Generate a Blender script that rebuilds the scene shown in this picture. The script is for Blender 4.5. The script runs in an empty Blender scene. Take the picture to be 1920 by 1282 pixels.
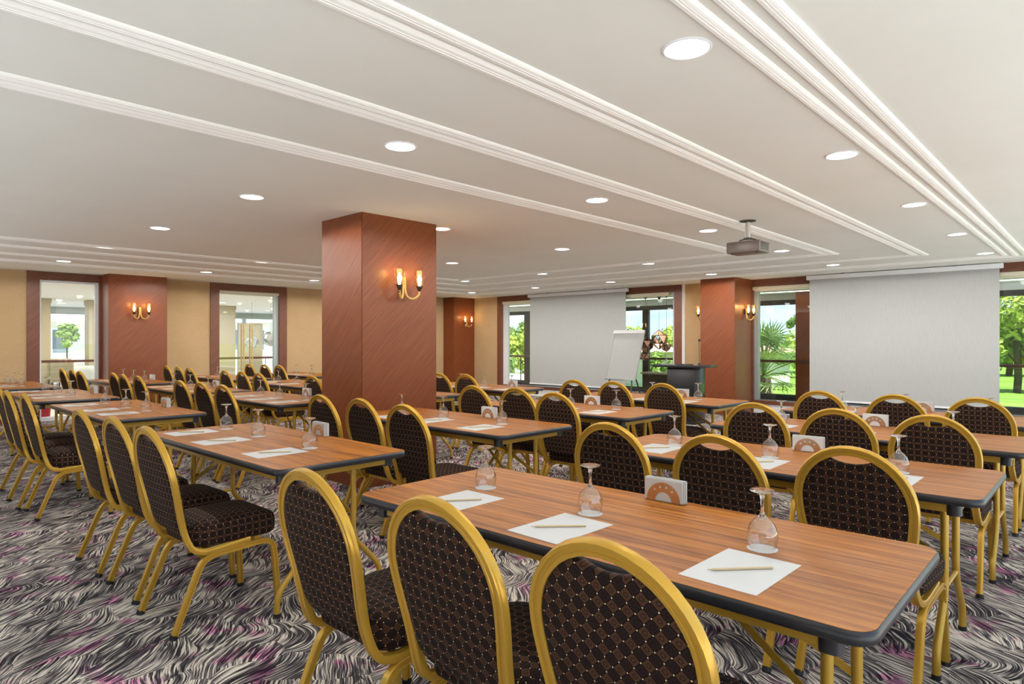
import bpy, bmesh, math, random
from mathutils import Vector, Matrix
random.seed(7)
C = bpy.context.scene
COL = C.collection
PI = math.pi
R = math.radians

# ------------------------------------------------------------------ camera, sky, sun, exposure
H_EYE = 1.33
cam = bpy.data.objects.new('camera', bpy.data.cameras.new('camera'))
cam.data.sensor_width = 36.0
cam.data.lens = 36.0 * 1205.0 / 1920.0
cam.data.clip_start = 0.05
cam.data.clip_end = 3000
cam.location = (0, 0, H_EYE)
cam.rotation_euler = (R(90), 0, math.atan2(1129.0, 1205.0))
COL.objects.link(cam)
C.camera = cam

world = bpy.data.worlds.new('world')
C.world = world
world.use_nodes = True
wn = world.node_tree
wn.nodes.clear()
w_out = wn.nodes.new('ShaderNodeOutputWorld')
w_bg = wn.nodes.new('ShaderNodeBackground')
w_geo = wn.nodes.new('ShaderNodeNewGeometry')
w_sep = wn.nodes.new('ShaderNodeSeparateXYZ')
w_ramp = wn.nodes.new('ShaderNodeValToRGB')
w_tc = wn.nodes.new('ShaderNodeTexCoord')
wn.links.new(w_tc.outputs['Generated'], w_sep.inputs[0])
wn.links.new(w_sep.outputs['Z'], w_ramp.inputs[0])
w_ramp.color_ramp.elements[0].position = 0.0
w_ramp.color_ramp.elements[0].color = (0.80, 0.88, 0.97, 1)
w_ramp.color_ramp.elements[1].position = 0.55
w_ramp.color_ramp.elements[1].color = (0.42, 0.62, 0.95, 1)
wn.links.new(w_ramp.outputs[0], w_bg.inputs[0])
w_bg.inputs[1].default_value = 1.5
wn.links.new(w_bg.outputs[0], w_out.inputs[0])

SUN_ENERGY = 11.0
sun = bpy.data.objects.new('sun', bpy.data.lights.new('sun', 'SUN'))
sun.data.energy = SUN_ENERGY
sun.data.color = (1.0, 0.98, 0.94)
sun.data.angle = R(0.6)
sun_dir = Vector((0.93 * math.cos(R(63)), -0.36 * math.cos(R(63)), math.sin(R(63))))
sun.rotation_euler = sun_dir.to_track_quat('Z', 'Y').to_euler()
COL.objects.link(sun)
DOWNLIGHT_W = 72.0
SCONCE_W = 1.3
LOBBY_FILL_W = 45.0

C.view_settings.view_transform = 'Standard'
C.view_settings.look = 'None'
C.view_settings.exposure = 0.25
C.view_settings.gamma = 1.0
C.view_settings.use_curve_mapping = False
try:
    C.cycles.use_denoising = True
    C.cycles.max_bounces = 14
    C.cycles.diffuse_bounces = 6
    C.cycles.transparent_max_bounces = 24
    C.cycles.transmission_bounces = 10
    C.cycles.caustics_reflective = False
    C.cycles.caustics_refractive = False
    C.cycles.sample_clamp_indirect = 3.0
    C.cycles.sample_clamp_direct = 4.0
except Exception:
    pass

# ------------------------------------------------------------------ material helpers
def lin(r, g, b):
    f = lambda v: ((v / 255 + 0.055) / 1.055) ** 2.4 if v > 10 else v / 255 / 12.92
    return (f(r), f(g), f(b), 1)

def base(name, col=(0.8, 0.8, 0.8, 1), rough=0.5, metal=0.0, spec=0.5, emit=None, estr=0.0):
    m = bpy.data.materials.new(name)
    m.use_nodes = True
    b = m.node_tree.nodes['Principled BSDF']
    b.inputs['Base Color'].default_value = col
    b.inputs['Roughness'].default_value = rough
    b.inputs['Metallic'].default_value = metal
    b.inputs['Specular IOR Level'].default_value = spec
    if emit:
        b.inputs['Emission Color'].default_value = emit
        b.inputs['Emission Strength'].default_value = estr
    return m

def N(m, t, **kw):
    n = m.node_tree.nodes.new(t)
    for k, v in kw.items():
        setattr(n, k, v)
    return n

def L(m, a, b):
    m.node_tree.links.new(a, b)

def ramp(m, src, stops):
    n = N(m, 'ShaderNodeValToRGB')
    e = n.color_ramp.elements
    while len(e) < len(stops):
        e.new(0.5)
    for k, (p, c) in enumerate(stops):
        e[k].position = p
        e[k].color = c
    L(m, src, n.inputs[0])
    return n.outputs[0]

def math_n(m, op, a, b=None, c=None):
    n = N(m, 'ShaderNodeMath', operation=op)
    for k, v in enumerate((a, b, c)):
        if v is None:
            continue
        if isinstance(v, (int, float)):
            n.inputs[k].default_value = v
        else:
            L(m, v, n.inputs[k])
    return n.outputs[0]

def mixcol(m, fac, a, b):
    n = N(m, 'ShaderNodeMix', data_type='RGBA')
    if isinstance(fac, (int, float)):
        n.inputs[0].default_value = fac
    else:
        L(m, fac, n.inputs[0])
    for idx, v in ((6, a), (7, b)):
        if isinstance(v, tuple):
            n.inputs[idx].default_value = v
        else:
            L(m, v, n.inputs[idx])
    return n.outputs[2]

def bsdf(m):
    return m.node_tree.nodes['Principled BSDF']

def mapping(m, coord='Object', scale=(1, 1, 1), rot=(0, 0, 0), loc=(0, 0, 0)):
    tc = N(m, 'ShaderNodeTexCoord')
    mp = N(m, 'ShaderNodeMapping')
    mp.inputs['Scale'].default_value = scale
    mp.inputs['Rotation'].default_value = rot
    mp.inputs['Location'].default_value = loc
    L(m, tc.outputs[coord], mp.inputs[0])
    return mp.outputs[0]

def noise(m, vec, scale, detail=3, rough=0.5, dist=0.0):
    n = N(m, 'ShaderNodeTexNoise')
    n.inputs['Scale'].default_value = scale
    n.inputs['Detail'].default_value = detail
    n.inputs['Roughness'].default_value = rough
    n.inputs['Distortion'].default_value = dist
    L(m, vec, n.inputs['Vector'])
    return n

def bump(m, h, strength=0.2, dist=0.002):
    n = N(m, 'ShaderNodeBump')
    n.inputs['Strength'].default_value = strength
    n.inputs['Distance'].default_value = dist
    L(m, h, n.inputs['Height'])
    L(m, n.outputs[0], bsdf(m).inputs['Normal'])

# ------------------------------------------------------------------ materials
def make_carpet():
    """feather plumes: every Voronoi cell is one plume whose strands follow curved lines"""
    m = base('carpet', rough=0.95, spec=0.1)
    mp = N(m, 'ShaderNodeMapping')
    mp.inputs['Rotation'].default_value = (0, 0, R(-122))
    L(m, mapping(m, 'Object'), mp.inputs[0])
    p = mp.outputs[0]
    warp = noise(m, p, 1.6, 2, 0.5)
    off = N(m, 'ShaderNodeVectorMath', operation='SUBTRACT')
    L(m, warp.outputs['Color'], off.inputs[0])
    off.inputs[1].default_value = (0.5, 0.5, 0.5)
    sc = N(m, 'ShaderNodeVectorMath', operation='SCALE')
    L(m, off.outputs[0], sc.inputs[0])
    sc.inputs['Scale'].default_value = 0.30
    ad = N(m, 'ShaderNodeVectorMath', operation='ADD')
    L(m, p, ad.inputs[0]); L(m, sc.outputs[0], ad.inputs[1])
    vs = N(m, 'ShaderNodeVectorMath', operation='MULTIPLY')
    L(m, ad.outputs[0], vs.inputs[0])
    vs.inputs[1].default_value = (4.0, 7.0, 0.0)
    vo = N(m, 'ShaderNodeTexVoronoi', feature='F1', voronoi_dimensions='2D')
    vo.inputs['Scale'].default_value = 1.0
    L(m, vs.outputs[0], vo.inputs['Vector'])
    loc = N(m, 'ShaderNodeVectorMath', operation='SUBTRACT')
    L(m, vs.outputs[0], loc.inputs[0]); L(m, vo.outputs['Position'], loc.inputs[1])
    sp = N(m, 'ShaderNodeSeparateXYZ'); L(m, loc.outputs[0], sp.inputs[0])
    cs = N(m, 'ShaderNodeSeparateColor'); L(m, vo.outputs['Color'], cs.inputs[0])
    x, y = sp.outputs[0], sp.outputs[1]
    # strands: level lines of y - slope*x - k*x^2, so they fan and curl inside the plume
    slope = math_n(m, 'MULTIPLY_ADD', cs.outputs[0], 1.5, -0.45)
    k = math_n(m, 'MULTIPLY_ADD', cs.outputs[1], 2.2, -0.5)
    x2 = math_n(m, 'MULTIPLY', x, x)
    ph = math_n(m, 'SUBTRACT', math_n(m, 'SUBTRACT', y, math_n(m, 'MULTIPLY', x, slope)), math_n(m, 'MULTIPLY', x2, k))
    wob = noise(m, p, 7.0, 2, 0.5)
    ph = math_n(m, 'ADD', ph, math_n(m, 'MULTIPLY', wob.outputs[0], 0.22))
    cv = N(m, 'ShaderNodeCombineXYZ')
    L(m, math_n(m, 'MULTIPLY', ph, 18.0), cv.inputs[0])
    L(m, math_n(m, 'MULTIPLY', x, 1.8), cv.inputs[1])
    L(m, math_n(m, 'MULTIPLY', cs.outputs[2], 40.0), cv.inputs[2])
    st = noise(m, cv.outputs[0], 1.0, 2, 0.55)
    grain = noise(m, p, 380.0, 2, 0.6)
    tone = math_n(m, 'MULTIPLY_ADD', y, 0.16, 0.0)
    patch = noise(m, ad.outputs[0], 2.6, 2, 0.5)
    lvl = math_n(m, 'ADD', math_n(m, 'MULTIPLY_ADD', st.outputs[0], 3.6, -1.38), tone)
    lvl = math_n(m, 'ADD', lvl, math_n(m, 'MULTIPLY_ADD', patch.outputs[0], 0.9, -0.45))
    lvl = math_n(m, 'ADD', lvl, math_n(m, 'MULTIPLY_ADD', grain.outputs[0], 0.7, -0.35))
    col = ramp(m, lvl, [(0.02, lin(44, 41, 44)), (0.34, lin(92, 87, 89)), (0.58, lin(162, 153, 147)), (0.84, lin(234, 225, 207))])
    mg = noise(m, ad.outputs[0], 6.5, 2, 0.5)
    fac = ramp(m, mg.outputs[0], [(0.56, (0, 0, 0, 1)), (0.68, (0.9, 0.9, 0.9, 1))])
    mul = N(m, 'ShaderNodeMix', data_type='RGBA', blend_type='MULTIPLY')
    L(m, fac, mul.inputs[0]); L(m, col, mul.inputs[6]); mul.inputs[7].default_value = (0.95, 0.38, 0.78, 1)
    L(m, mul.outputs[2], bsdf(m).inputs['Base Color'])
    bump(m, grain.outputs[0], 0.35, 0.003)
    return m

def make_fabric():
    m = base('dotted_fabric', rough=0.85, spec=0.06)
    tc = N(m, 'ShaderNodeTexCoord')
    sp = N(m, 'ShaderNodeSeparateXYZ'); L(m, tc.outputs['UV'], sp.inputs[0])
    P = 0.0345
    u = math_n(m, 'DIVIDE', math_n(m, 'ADD', sp.outputs[0], sp.outputs[1]), P)
    v = math_n(m, 'DIVIDE', math_n(m, 'SUBTRACT', sp.outputs[0], sp.outputs[1]), P)
    def dist(t):
        f = math_n(m, 'FRACT', t)
        return math_n(m, 'SUBTRACT', 0.5, math_n(m, 'ABSOLUTE', math_n(m, 'SUBTRACT', f, 0.5)))
    du, dv = dist(u), dist(v)
    line = math_n(m, 'MINIMUM', du, dv)
    d2 = math_n(m, 'ADD', math_n(m, 'MULTIPLY', du, du), math_n(m, 'MULTIPLY', dv, dv))
    dot = math_n(m, 'LESS_THAN', d2, 0.0042)
    fl = math_n(m, 'ADD', math_n(m, 'FLOOR', u), math_n(m, 'FLOOR', v))
    chk = math_n(m, 'MODULO', math_n(m, 'ABSOLUTE', fl), 2.0)
    # small woven figure in every cell
    cu, cv = math_n(m, 'SUBTRACT', 0.5, du), math_n(m, 'SUBTRACT', 0.5, dv)
    r = math_n(m, 'SQRT', math_n(m, 'ADD', math_n(m, 'MULTIPLY', cu, cu), math_n(m, 'MULTIPLY', cv, cv)))
    ring = math_n(m, 'LESS_THAN', math_n(m, 'ABSOLUTE', math_n(m, 'SUBTRACT', r, 0.2)), 0.055)
    c1 = mixcol(m, chk, lin(76, 52, 38), lin(40, 30, 27))
    c2 = mixcol(m, math_n(m, 'MULTIPLY', ring, 0.7), c1, lin(30, 21, 17))
    lf = math_n(m, 'LESS_THAN', line, 0.055)
    c3 = mixcol(m, math_n(m, 'MULTIPLY', lf, 0.85), c2, lin(18, 13, 12))
    c4 = mixcol(m, dot, c3, lin(232, 216, 176))
    L(m, c4, bsdf(m).inputs['Base Color'])
    bsdf(m).inputs['Sheen Weight'].default_value = 0.02
    h = math_n(m, 'ADD', math_n(m, 'SUBTRACT', 1.0, lf), math_n(m, 'MULTIPLY', ring, -0.4))
    bump(m, h, 0.35, 0.001)
    return m

def make_walnut():
    m = base('walnut_laminate', rough=0.36, spec=0.10)
    v = mapping(m, 'Object', scale=(0.42, 13.0, 1.0))
    oi = N(m, 'ShaderNodeObjectInfo')
    ad = N(m, 'ShaderNodeVectorMath', operation='ADD')
    sc = N(m, 'ShaderNodeVectorMath', operation='SCALE')
    sc.inputs[0].default_value = (7.0, 13.0, 3.0)
    L(m, oi.outputs['Random'], sc.inputs['Scale'])
    L(m, v, ad.inputs[0]); L(m, sc.outputs[0], ad.inputs[1])
    n1 = noise(m, ad.outputs[0], 3.2, 5, 0.62, 0.35)
    n2 = noise(m, ad.outputs[0], 22.0, 4, 0.65, 0.1)
    f = math_n(m, 'MULTIPLY_ADD', n2.outputs[0], 0.42, math_n(m, 'MULTIPLY', n1.outputs[0], 0.62))
    col = ramp(m, f, [(0.33, lin(60, 32, 11)), (0.43, lin(108, 60, 19)), (0.53, lin(150, 90, 29)), (0.70, lin(184, 122, 48))])
    L(m, col, bsdf(m).inputs['Base Color'])
    return m

def make_veneer(name, rot, stops, rough=0.36, scale=(1.0, 1.0, 1.0)):
    """straight grained veneer laid at 45 degrees; rot picks the plane it is laid in"""
    m = base(name, rough=rough, spec=0.3)
    v0 = mapping(m, 'Object', rot=rot)
    mp = N(m, 'ShaderNodeMapping')
    mp.inputs['Scale'].default_value = (1.8, 1.8, 120.0)
    L(m, v0, mp.inputs[0])
    n1 = noise(m, mp.outputs[0], 1.6, 4, 0.6, 0.05)
    mp2 = N(m, 'ShaderNodeMapping')
    mp2.inputs['Scale'].default_value = (2.0, 2.0, 330.0)
    L(m, v0, mp2.inputs[0])
    n2 = noise(m, mp2.outputs[0], 1.5, 2, 0.5)
    f = math_n(m, 'MULTIPLY_ADD', n2.outputs[0], 0.35, math_n(m, 'MULTIPLY', n1.outputs[0], 0.65))
    L(m, ramp(m, f, stops), bsdf(m).inputs['Base Color'])
    return m

RED = [(0.28, lin(94, 45, 21)), (0.5, lin(121, 64, 34)), (0.72, lin(146, 85, 51))]
BRN = [(0.30, lin(84, 50, 37)), (0.5, lin(112, 68, 50)), (0.70, lin(142, 92, 68))]
M = {}
M['carpet'] = make_carpet()
M['fabric'] = make_fabric()
M['walnut'] = make_walnut()
M['veneer_x'] = make_veneer('red_veneer_x', (0, R(45), 0), RED)      # on faces seen along Y
M['veneer_y'] = make_veneer('red_veneer_y', (R(-45), 0, 0), RED)      # on faces seen along X
M['frame_x'] = make_veneer('brown_veneer_x', (0, R(45), 0), BRN)
M['frame_y'] = make_veneer('brown_veneer_y', (R(-45), 0, 0), BRN)

M['gold'] = base('gold_paint', lin(208, 163, 62), 0.26, 0.45, 0.5)
M['gold2'] = base('gold_table_paint', lin(194, 154, 58), 0.36, 0.35, 0.5)
M['rubber'] = base('black_rubber', lin(28, 28, 30), 0.5, 0, 0.4)
M['edge'] = base('black_edge', lin(38, 39, 43), 0.34, 0, 0.5)
M['dark_steel'] = base('dark_steel', lin(70, 68, 66), 0.4, 0.7)
M['chrome'] = base('chrome', (0.8, 0.8, 0.8, 1), 0.12, 1.0)
M['copper_plate'] = base('brushed_plate', lin(216, 192, 168), 0.24, 1.0)
M['paper'] = base('white_paper', (0.66, 0.665, 0.67, 1), 0.95, 0, 0.0)
M['napkin'] = base('white_napkin', (0.64, 0.65, 0.65, 1), 0.9, 0, 0.1)
M['pencil'] = base('pencil_wood', lin(206, 188, 150), 0.55)
M['graphite'] = base('graphite', lin(50, 50, 52), 0.5)

def make_ceiling():
    m = base('ceiling_paint', lin(226, 230, 224), 0.85, 0, 0.2)
    n = noise(m, mapping(m, 'Object'), 1.3, 4, 0.6)
    L(m, ramp(m, n.outputs[0], [(0.3, lin(234, 236, 229)), (0.7, lin(238, 240, 234))]), bsdf(m).inputs['Base Color'])
    return m
M['ceiling'] = make_ceiling()
M['moulding'] = base('moulding_paint', lin(252, 251, 247), 0.6, 0, 0.3)
M['plaster'] = base('white_plaster', lin(240, 240, 238), 0.8, 0, 0.2)

def make_tan():
    m = base('tan_wallcloth', rough=0.9, spec=0.15)
    v = mapping(m, 'Object')
    a = noise(m, v, 2.0, 3, 0.6)
    w = N(m, 'ShaderNodeMapping'); w.inputs['Scale'].default_value = (160, 160, 22); L(m, v, w.inputs[0])
    b = noise(m, w.outputs[0], 1.0, 2, 0.6)
    f = math_n(m, 'MULTIPLY_ADD', b.outputs[0], 0.6, math_n(m, 'MULTIPLY', a.outputs[0], 0.4))
    L(m, ramp(m, f, [(0.3, lin(176, 145, 106)), (0.7, lin(194, 165, 126))]), bsdf(m).inputs['Base Color'])
    return m
M['tan'] = make_tan()

def make_screen():
    m = base('screen_cloth', rough=0.85, spec=0.1)
    n = noise(m, mapping(m, 'Object', scale=(60, 60, 8)), 1.0, 3, 0.6)
    L(m, ramp(m, n.outputs[0], [(0.3, lin(170, 171, 169)), (0.7, lin(176, 177, 175))]), bsdf(m).inputs['Base Color'])
    return m
M['screen'] = make_screen()
M['white_metal'] = base('white_metal', lin(236, 238, 240), 0.4)
M['grey_alu'] = base('grey_aluminium', lin(168, 176, 172), 0.35, 0.3)
M['cream_alu'] = base('cream_cassette', lin(206, 200, 176), 0.45)
M['black_frame'] = base('black_frame', lin(34, 30, 32), 0.4)
M['rail_wood'] = base('rail_wood', lin(84, 48, 34), 0.4)
M['beige_stone'] = base('beige_stone', lin(172, 160, 134), 0.7)
M['tile'] = base('pale_tile', lin(216, 212, 204), 0.35)
M['paving'] = base('pale_paving', lin(198, 197, 194), 0.8)
M['lacquer'] = base('black_lacquer', lin(32, 33, 36), 0.22, 0, 0.5)
M['plastic'] = base('brown_grey_plastic', lin(96, 84, 76), 0.4)
M['beige_plastic'] = base('beige_plastic', lin(206, 200, 188), 0.45)
M['brass_arm'] = base('cream_brass', lin(214, 180, 112), 0.35, 0.4)
M['bronze'] = base('dark_bronze', lin(66, 54, 46), 0.4, 0.5)
M['red'] = base('red_plastic', lin(170, 24, 44), 0.4)
M['cloth'] = base('white_cloth', (0.85, 0.85, 0.84, 1), 0.9)
M['bark'] = base('bark', lin(92, 80, 66), 0.95, 0, 0.1)
M['render_wall'] = base('white_render', lin(222, 218, 208), 0.85)
M['shade_grey'] = base('grey_pane', lin(120, 132, 140), 0.15)
M['roof_pink'] = base('pink_roof', lin(196, 150, 140), 0.8)
M['copper_leaf'] = base('copper_facet', lin(200, 150, 128), 0.15, 1.0)

def thin_glass(name, tint, refl=1.0, rough=0.0, power=5.0):
    """a sheet: clear straight through, mirror-like toward grazing, the same from both sides"""
    m = bpy.data.materials.new(name)
    m.use_nodes = True
    nt = m.node_tree
    nt.nodes.clear()
    out = nt.nodes.new('ShaderNodeOutputMaterial')
    mx = nt.nodes.new('ShaderNodeMixShader')
    tr = nt.nodes.new('ShaderNodeBsdfTransparent')
    gl = nt.nodes.new('ShaderNodeBsdfGlossy')
    lw = nt.nodes.new('ShaderNodeLayerWeight')
    lw.inputs['Blend'].default_value = 0.5
    tr.inputs[0].default_value = tint
    gl.inputs['Roughness'].default_value = rough
    pw = nt.nodes.new('ShaderNodeMath'); pw.operation = 'POWER'; pw.inputs[1].default_value = power
    mu = nt.nodes.new('ShaderNodeMath'); mu.operation = 'MULTIPLY_ADD'; mu.inputs[1].default_value = 0.9; mu.inputs[2].default_value = 0.06 * refl
    mu.use_clamp = True
    nt.links.new(lw.outputs['Facing'], pw.inputs[0])
    nt.links.new(pw.outputs[0], mu.inputs[0])
    nt.links.new(mu.outputs[0], mx.inputs[0])
    nt.links.new(tr.outputs[0], mx.inputs[1])
    nt.links.new(gl.outputs[0], mx.inputs[2])
    nt.links.new(mx.outputs[0], out.inputs[0])
    return m
M['pane'] = thin_glass('window_pane', (0.93, 0.955, 0.95, 1), 0.8)
M['bowl_glass'] = thin_glass('goblet_bowl', (0.97, 0.975, 0.975, 1), 2.4, 0.04, 2.6)
M['shade_glass'] = thin_glass('amber_shade', (1.0, 0.86, 0.56, 1), 1.6, 0.05, 3.0)

def make_clear():
    m = base('clear_glass', (1, 1, 1, 1), 0.0)
    bsdf(m).inputs['Transmission Weight'].default_value = 1.0
    bsdf(m).inputs['IOR'].default_value = 1.47
    return m
M['clear'] = make_clear()
M['bulb'] = base('bulb_glow', (1, 0.9, 0.7, 1), 0.5, emit=(1.0, 0.80, 0.48, 1), estr=7.0)
M['lamp_disc'] = base('lamp_disc', (1, 1, 1, 1), 0.5, emit=(1.0, 0.97, 0.92, 1), estr=5.0)

M['cove'] = base('cove_glow', (1, 1, 1, 1), 0.5, emit=(1.0, 0.93, 0.80, 1), estr=2.5)

def make_leaf(name, a, b, trans=0.25):
    m = base(name, rough=0.6, spec=0.25)
    n = noise(m, mapping(m, 'Object'), 1.7, 3, 0.6)
    oi = N(m, 'ShaderNodeNewGeometry')
    f = math_n(m, 'MULTIPLY_ADD', oi.outputs['Random Per Island'], 0.5, math_n(m, 'MULTIPLY', n.outputs[0], 0.5))
    col = ramp(m, f, [(0.25, a), (0.75, b)])
    L(m, col, bsdf(m).inputs['Base Color'])
    nt = m.node_tree
    tl = nt.nodes.new('ShaderNodeBsdfTranslucent')
    mx = nt.nodes.new('ShaderNodeMixShader')
    mx.inputs[0].default_value = trans
    L(m, col, tl.inputs[0])
    out = nt.nodes['Material Output']
    nt.links.new(bsdf(m).outputs[0], mx.inputs[1])
    nt.links.new(tl.outputs[0], mx.inputs[2])
    nt.links.new(mx.outputs[0], out.inputs[0])
    return m
M['leaf_lime'] = make_leaf('lime_leaf', lin(150, 170, 48), lin(212, 220, 110))
M['leaf_green'] = make_leaf('green_leaf', lin(104, 138, 58), lin(168, 192, 96))
M['leaf_deep'] = make_leaf('deep_leaf', lin(84, 116, 62), lin(140, 168, 92))
M['leaf_palm'] = make_leaf('palm_leaf', lin(78, 114, 48), lin(166, 186, 104))

def make_lawn():
    m = base('lawn', rough=0.95, spec=0.05)
    n = noise(m, mapping(m, 'Object', scale=(0.4, 1.6, 1)), 1.0, 4, 0.6)
    L(m, ramp(m, n.outputs[0], [(0.3, lin(96, 134, 48)), (0.7, lin(146, 176, 76))]), bsdf(m).inputs['Base Color'])
    return m
M['lawn'] = make_lawn()

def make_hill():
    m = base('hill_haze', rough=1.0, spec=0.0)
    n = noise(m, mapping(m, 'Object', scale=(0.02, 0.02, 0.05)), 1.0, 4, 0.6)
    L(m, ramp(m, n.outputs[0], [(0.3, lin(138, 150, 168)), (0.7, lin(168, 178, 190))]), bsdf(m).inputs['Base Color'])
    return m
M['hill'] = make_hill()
M['sky_blocker'] = base('sky_blocker_grey', lin(120, 112, 104), 0.9)

# ------------------------------------------------------------------ mesh helpers
def mesh_obj(name, verts, faces, mat, parent=None, smooth=False, loc=None, mats=None, midx=None):
    me = bpy.data.meshes.new(name)
    me.from_pydata([tuple(v) for v in verts], [], faces)
    if mats:
        for q in mats:
            me.materials.append(q)
    else:
        me.materials.append(mat)
    if midx:
        for p, k in zip(me.polygons, midx):
            p.material_index = k
    if smooth is True:
        for p in me.polygons:
            p.use_smooth = True
    me.update()
    if smooth == 'auto':
        me.shade_auto = None if False else None
    o = bpy.data.objects.new(name, me)
    COL.objects.link(o)
    if parent:
        o.parent = parent
    if loc:
        o.location = loc
    return o

def smooth_by_angle(me, deg=35):
    bm = bmesh.new(); bm.from_mesh(me)
    bmesh.ops.recalc_face_normals(bm, faces=bm.faces)
    for f in bm.faces:
        f.smooth = True
    for e in bm.edges:
        if len(e.link_faces) == 2:
            e.smooth = e.calc_face_angle(0) < R(deg)
    bm.to_mesh(me); bm.free()

class MB:
    """collects shapes; build() links them as one mesh object"""
    def __init__(s):
        s.v = []; s.f = []; s.m = []
    def add(s, v, f, k=0):
        n = len(s.v)
        s.v += [Vector(a) for a in v]
        s.f += [[i + n for i in q] for q in f]
        s.m += [k] * len(f)
        return s
    def box(s, x0, y0, z0, x1, y1, z1, k=0):
        v = [(x0, y0, z0), (x1, y0, z0), (x1, y1, z0), (x0, y1, z0), (x0, y0, z1), (x1, y0, z1), (x1, y1, z1), (x0, y1, z1)]
        f = [(0, 3, 2, 1), (4, 5, 6, 7), (0, 1, 5, 4), (1, 2, 6, 5), (2, 3, 7, 6), (3, 0, 4, 7)]
        return s.add(v, f, k)
    def tube(s, pts, r, n=10, cap=True, k=0):
        prof = [(r * math.cos(2 * PI * i / n), r * math.sin(2 * PI * i / n)) for i in range(n)]
        return s.sweep(pts, prof, cap=cap, k=k)
    def sweep(s, pts, prof, ref=None, cap=True, k=0, closed=False):
        pts = [Vector(p) for p in pts]
        n = len(pts)
        T = []
        for i in range(n):
            if closed:
                t = pts[(i + 1) % n] - pts[i - 1]
            else:
                t = pts[min(i + 1, n - 1)] - pts[max(i - 1, 0)]
            T.append(t.normalized())
        if ref is None:
            ref = Vector((0, 0, 1)) if abs(T[0].z) < 0.9 else Vector((1, 0, 0))
        a = Vector(ref)
        a = (a - T[0] * a.dot(T[0])).normalized()
        vs, fs = [], []
        q = len(prof)
        for i in range(n):
            if i:
                rot = T[i - 1].rotation_difference(T[i])
                a = rot @ a
                a = (a - T[i] * a.dot(T[i])).normalized()
            b = T[i].cross(a)
            for (px, py) in prof:
                vs.append(pts[i] + a * px + b * py)
        for i in range(n if closed else n - 1):
            j = (i + 1) % n
            for c in range(q):
                d = (c + 1) % q
                fs.append((i * q + c, i * q + d, j * q + d, j * q + c))
        if cap and not closed:
            fs.append(tuple(range(q - 1, -1, -1)))
            fs.append(tuple((n - 1) * q + c for c in range(q)))
        return s.add(vs, fs, k)
    def lathe(s, prof, n=24, centre=(0, 0, 0), cap0=False, cap1=False, k=0):
        vs, fs = [], []
        cx, cy, cz = centre
        for (r, z) in prof:
            for i in range(n):
                a = 2 * PI * i / n
                vs.append((cx + r * math.cos(a), cy + r * math.sin(a), cz + z))
        for j in range(len(prof) - 1):
            for i in range(n):
                d = (i + 1) % n
                fs.append((j * n + i, j * n + d, (j + 1) * n + d, (j + 1) * n + i))
        if cap0:
            fs.append(tuple(range(n - 1, -1, -1)))
        if cap1:
            fs.append(tuple((len(prof) - 1) * n + i for i in range(n)))
        return s.add(vs, fs, k)
    def prism(s, outline, z0, z1, k=0):
        n = len(outline)
        v = [(x, y, z0) for x, y in outline] + [(x, y, z1) for x, y in outline]
        f = [tuple(range(n - 1, -1, -1)), tuple(range(n, 2 * n))]
        f += [(i, (i + 1) % n, n + (i + 1) % n, n + i) for i in range(n)]
        return s.add(v, f, k)
    def build(s, name, mat, parent=None, smooth=None, bevel=None):
        me = bpy.data.meshes.new(name)
        me.from_pydata([tuple(v) for v in s.v], [], s.f)
        mats = mat if isinstance(mat, (list, tuple)) else [mat]
        for q in mats:
            me.materials.append(q)
        for p, k in zip(me.polygons, s.m):
            p.material_index = k
        if bevel:
            bm = bmesh.new(); bm.from_mesh(me)
            bmesh.ops.bevel(bm, geom=[e for e in bm.edges], offset=bevel, segments=2, affect='EDGES', profile=0.5)
            bm.to_mesh(me); bm.free()
            smooth = smooth or 40
        if smooth:
            smooth_by_angle(me, smooth)
        me.update()
        o = bpy.data.objects.new(name, me)
        COL.objects.link(o)
        if parent:
            o.parent = parent
        return o

def tag(o, label, cat, group=None):
    o['label'] = label
    o['category'] = cat
    if group:
        o['group'] = group
    return o

def thing(name, label, cat, loc=(0, 0, 0), rz=0.0, group=None):
    o = bpy.data.objects.new(name, None)
    COL.objects.link(o)
    o.location = loc
    o.rotation_euler = (0, 0, rz)
    o.empty_display_size = 0.1
    return tag(o, label, cat, group)

def struct(o):
    o['kind'] = 'structure'
    return o

def kids(o):
    return [c for c in bpy.data.objects if c.parent == o]

def copy_tree(root, kid_map):
    r = root.copy(); COL.objects.link(r)
    for ch in kid_map[root.name][0]:
        c = ch.copy(); COL.objects.link(c); c.parent = r
        for g in kid_map[root.name][1].get(ch.name, ()):
            d = g.copy(); COL.objects.link(d); d.parent = c
    return r

def make_map(root, km):
    ch = kids(root)
    km[root.name] = (ch, {c.name: kids(c) for c in ch})

def round_rect(x0, y0, x1, y1, r, n=6):
    out = []
    for (cx, cy, a0) in ((x1 - r, y1 - r, 0), (x0 + r, y1 - r, 90), (x0 + r, y0 + r, 180), (x1 - r, y0 + r, 270)):
        for i in range(n + 1):
            a = R(a0 + 90 * i / n)
            out.append((cx + r * math.cos(a), cy + r * math.sin(a)))
    return out

# ================================================================== THE SETTING
HC = 2.507
XL, YB = -13.05, 12.0
X_OPEN, Y_OPEN = 1.3, -1.0          # unseen room sides beside and behind the camera, left open to admit daylight

struct(MB().box(XL - 0.15, Y_OPEN, -0.12, X_OPEN, YB, 0.0).build('floor', M['carpet']))
struct(MB().box(XL - 0.15, Y_OPEN - 0.4, HC, X_OPEN + 0.45, YB + 0.15, HC + 0.35).build('ceiling', M['ceiling']))

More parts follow.
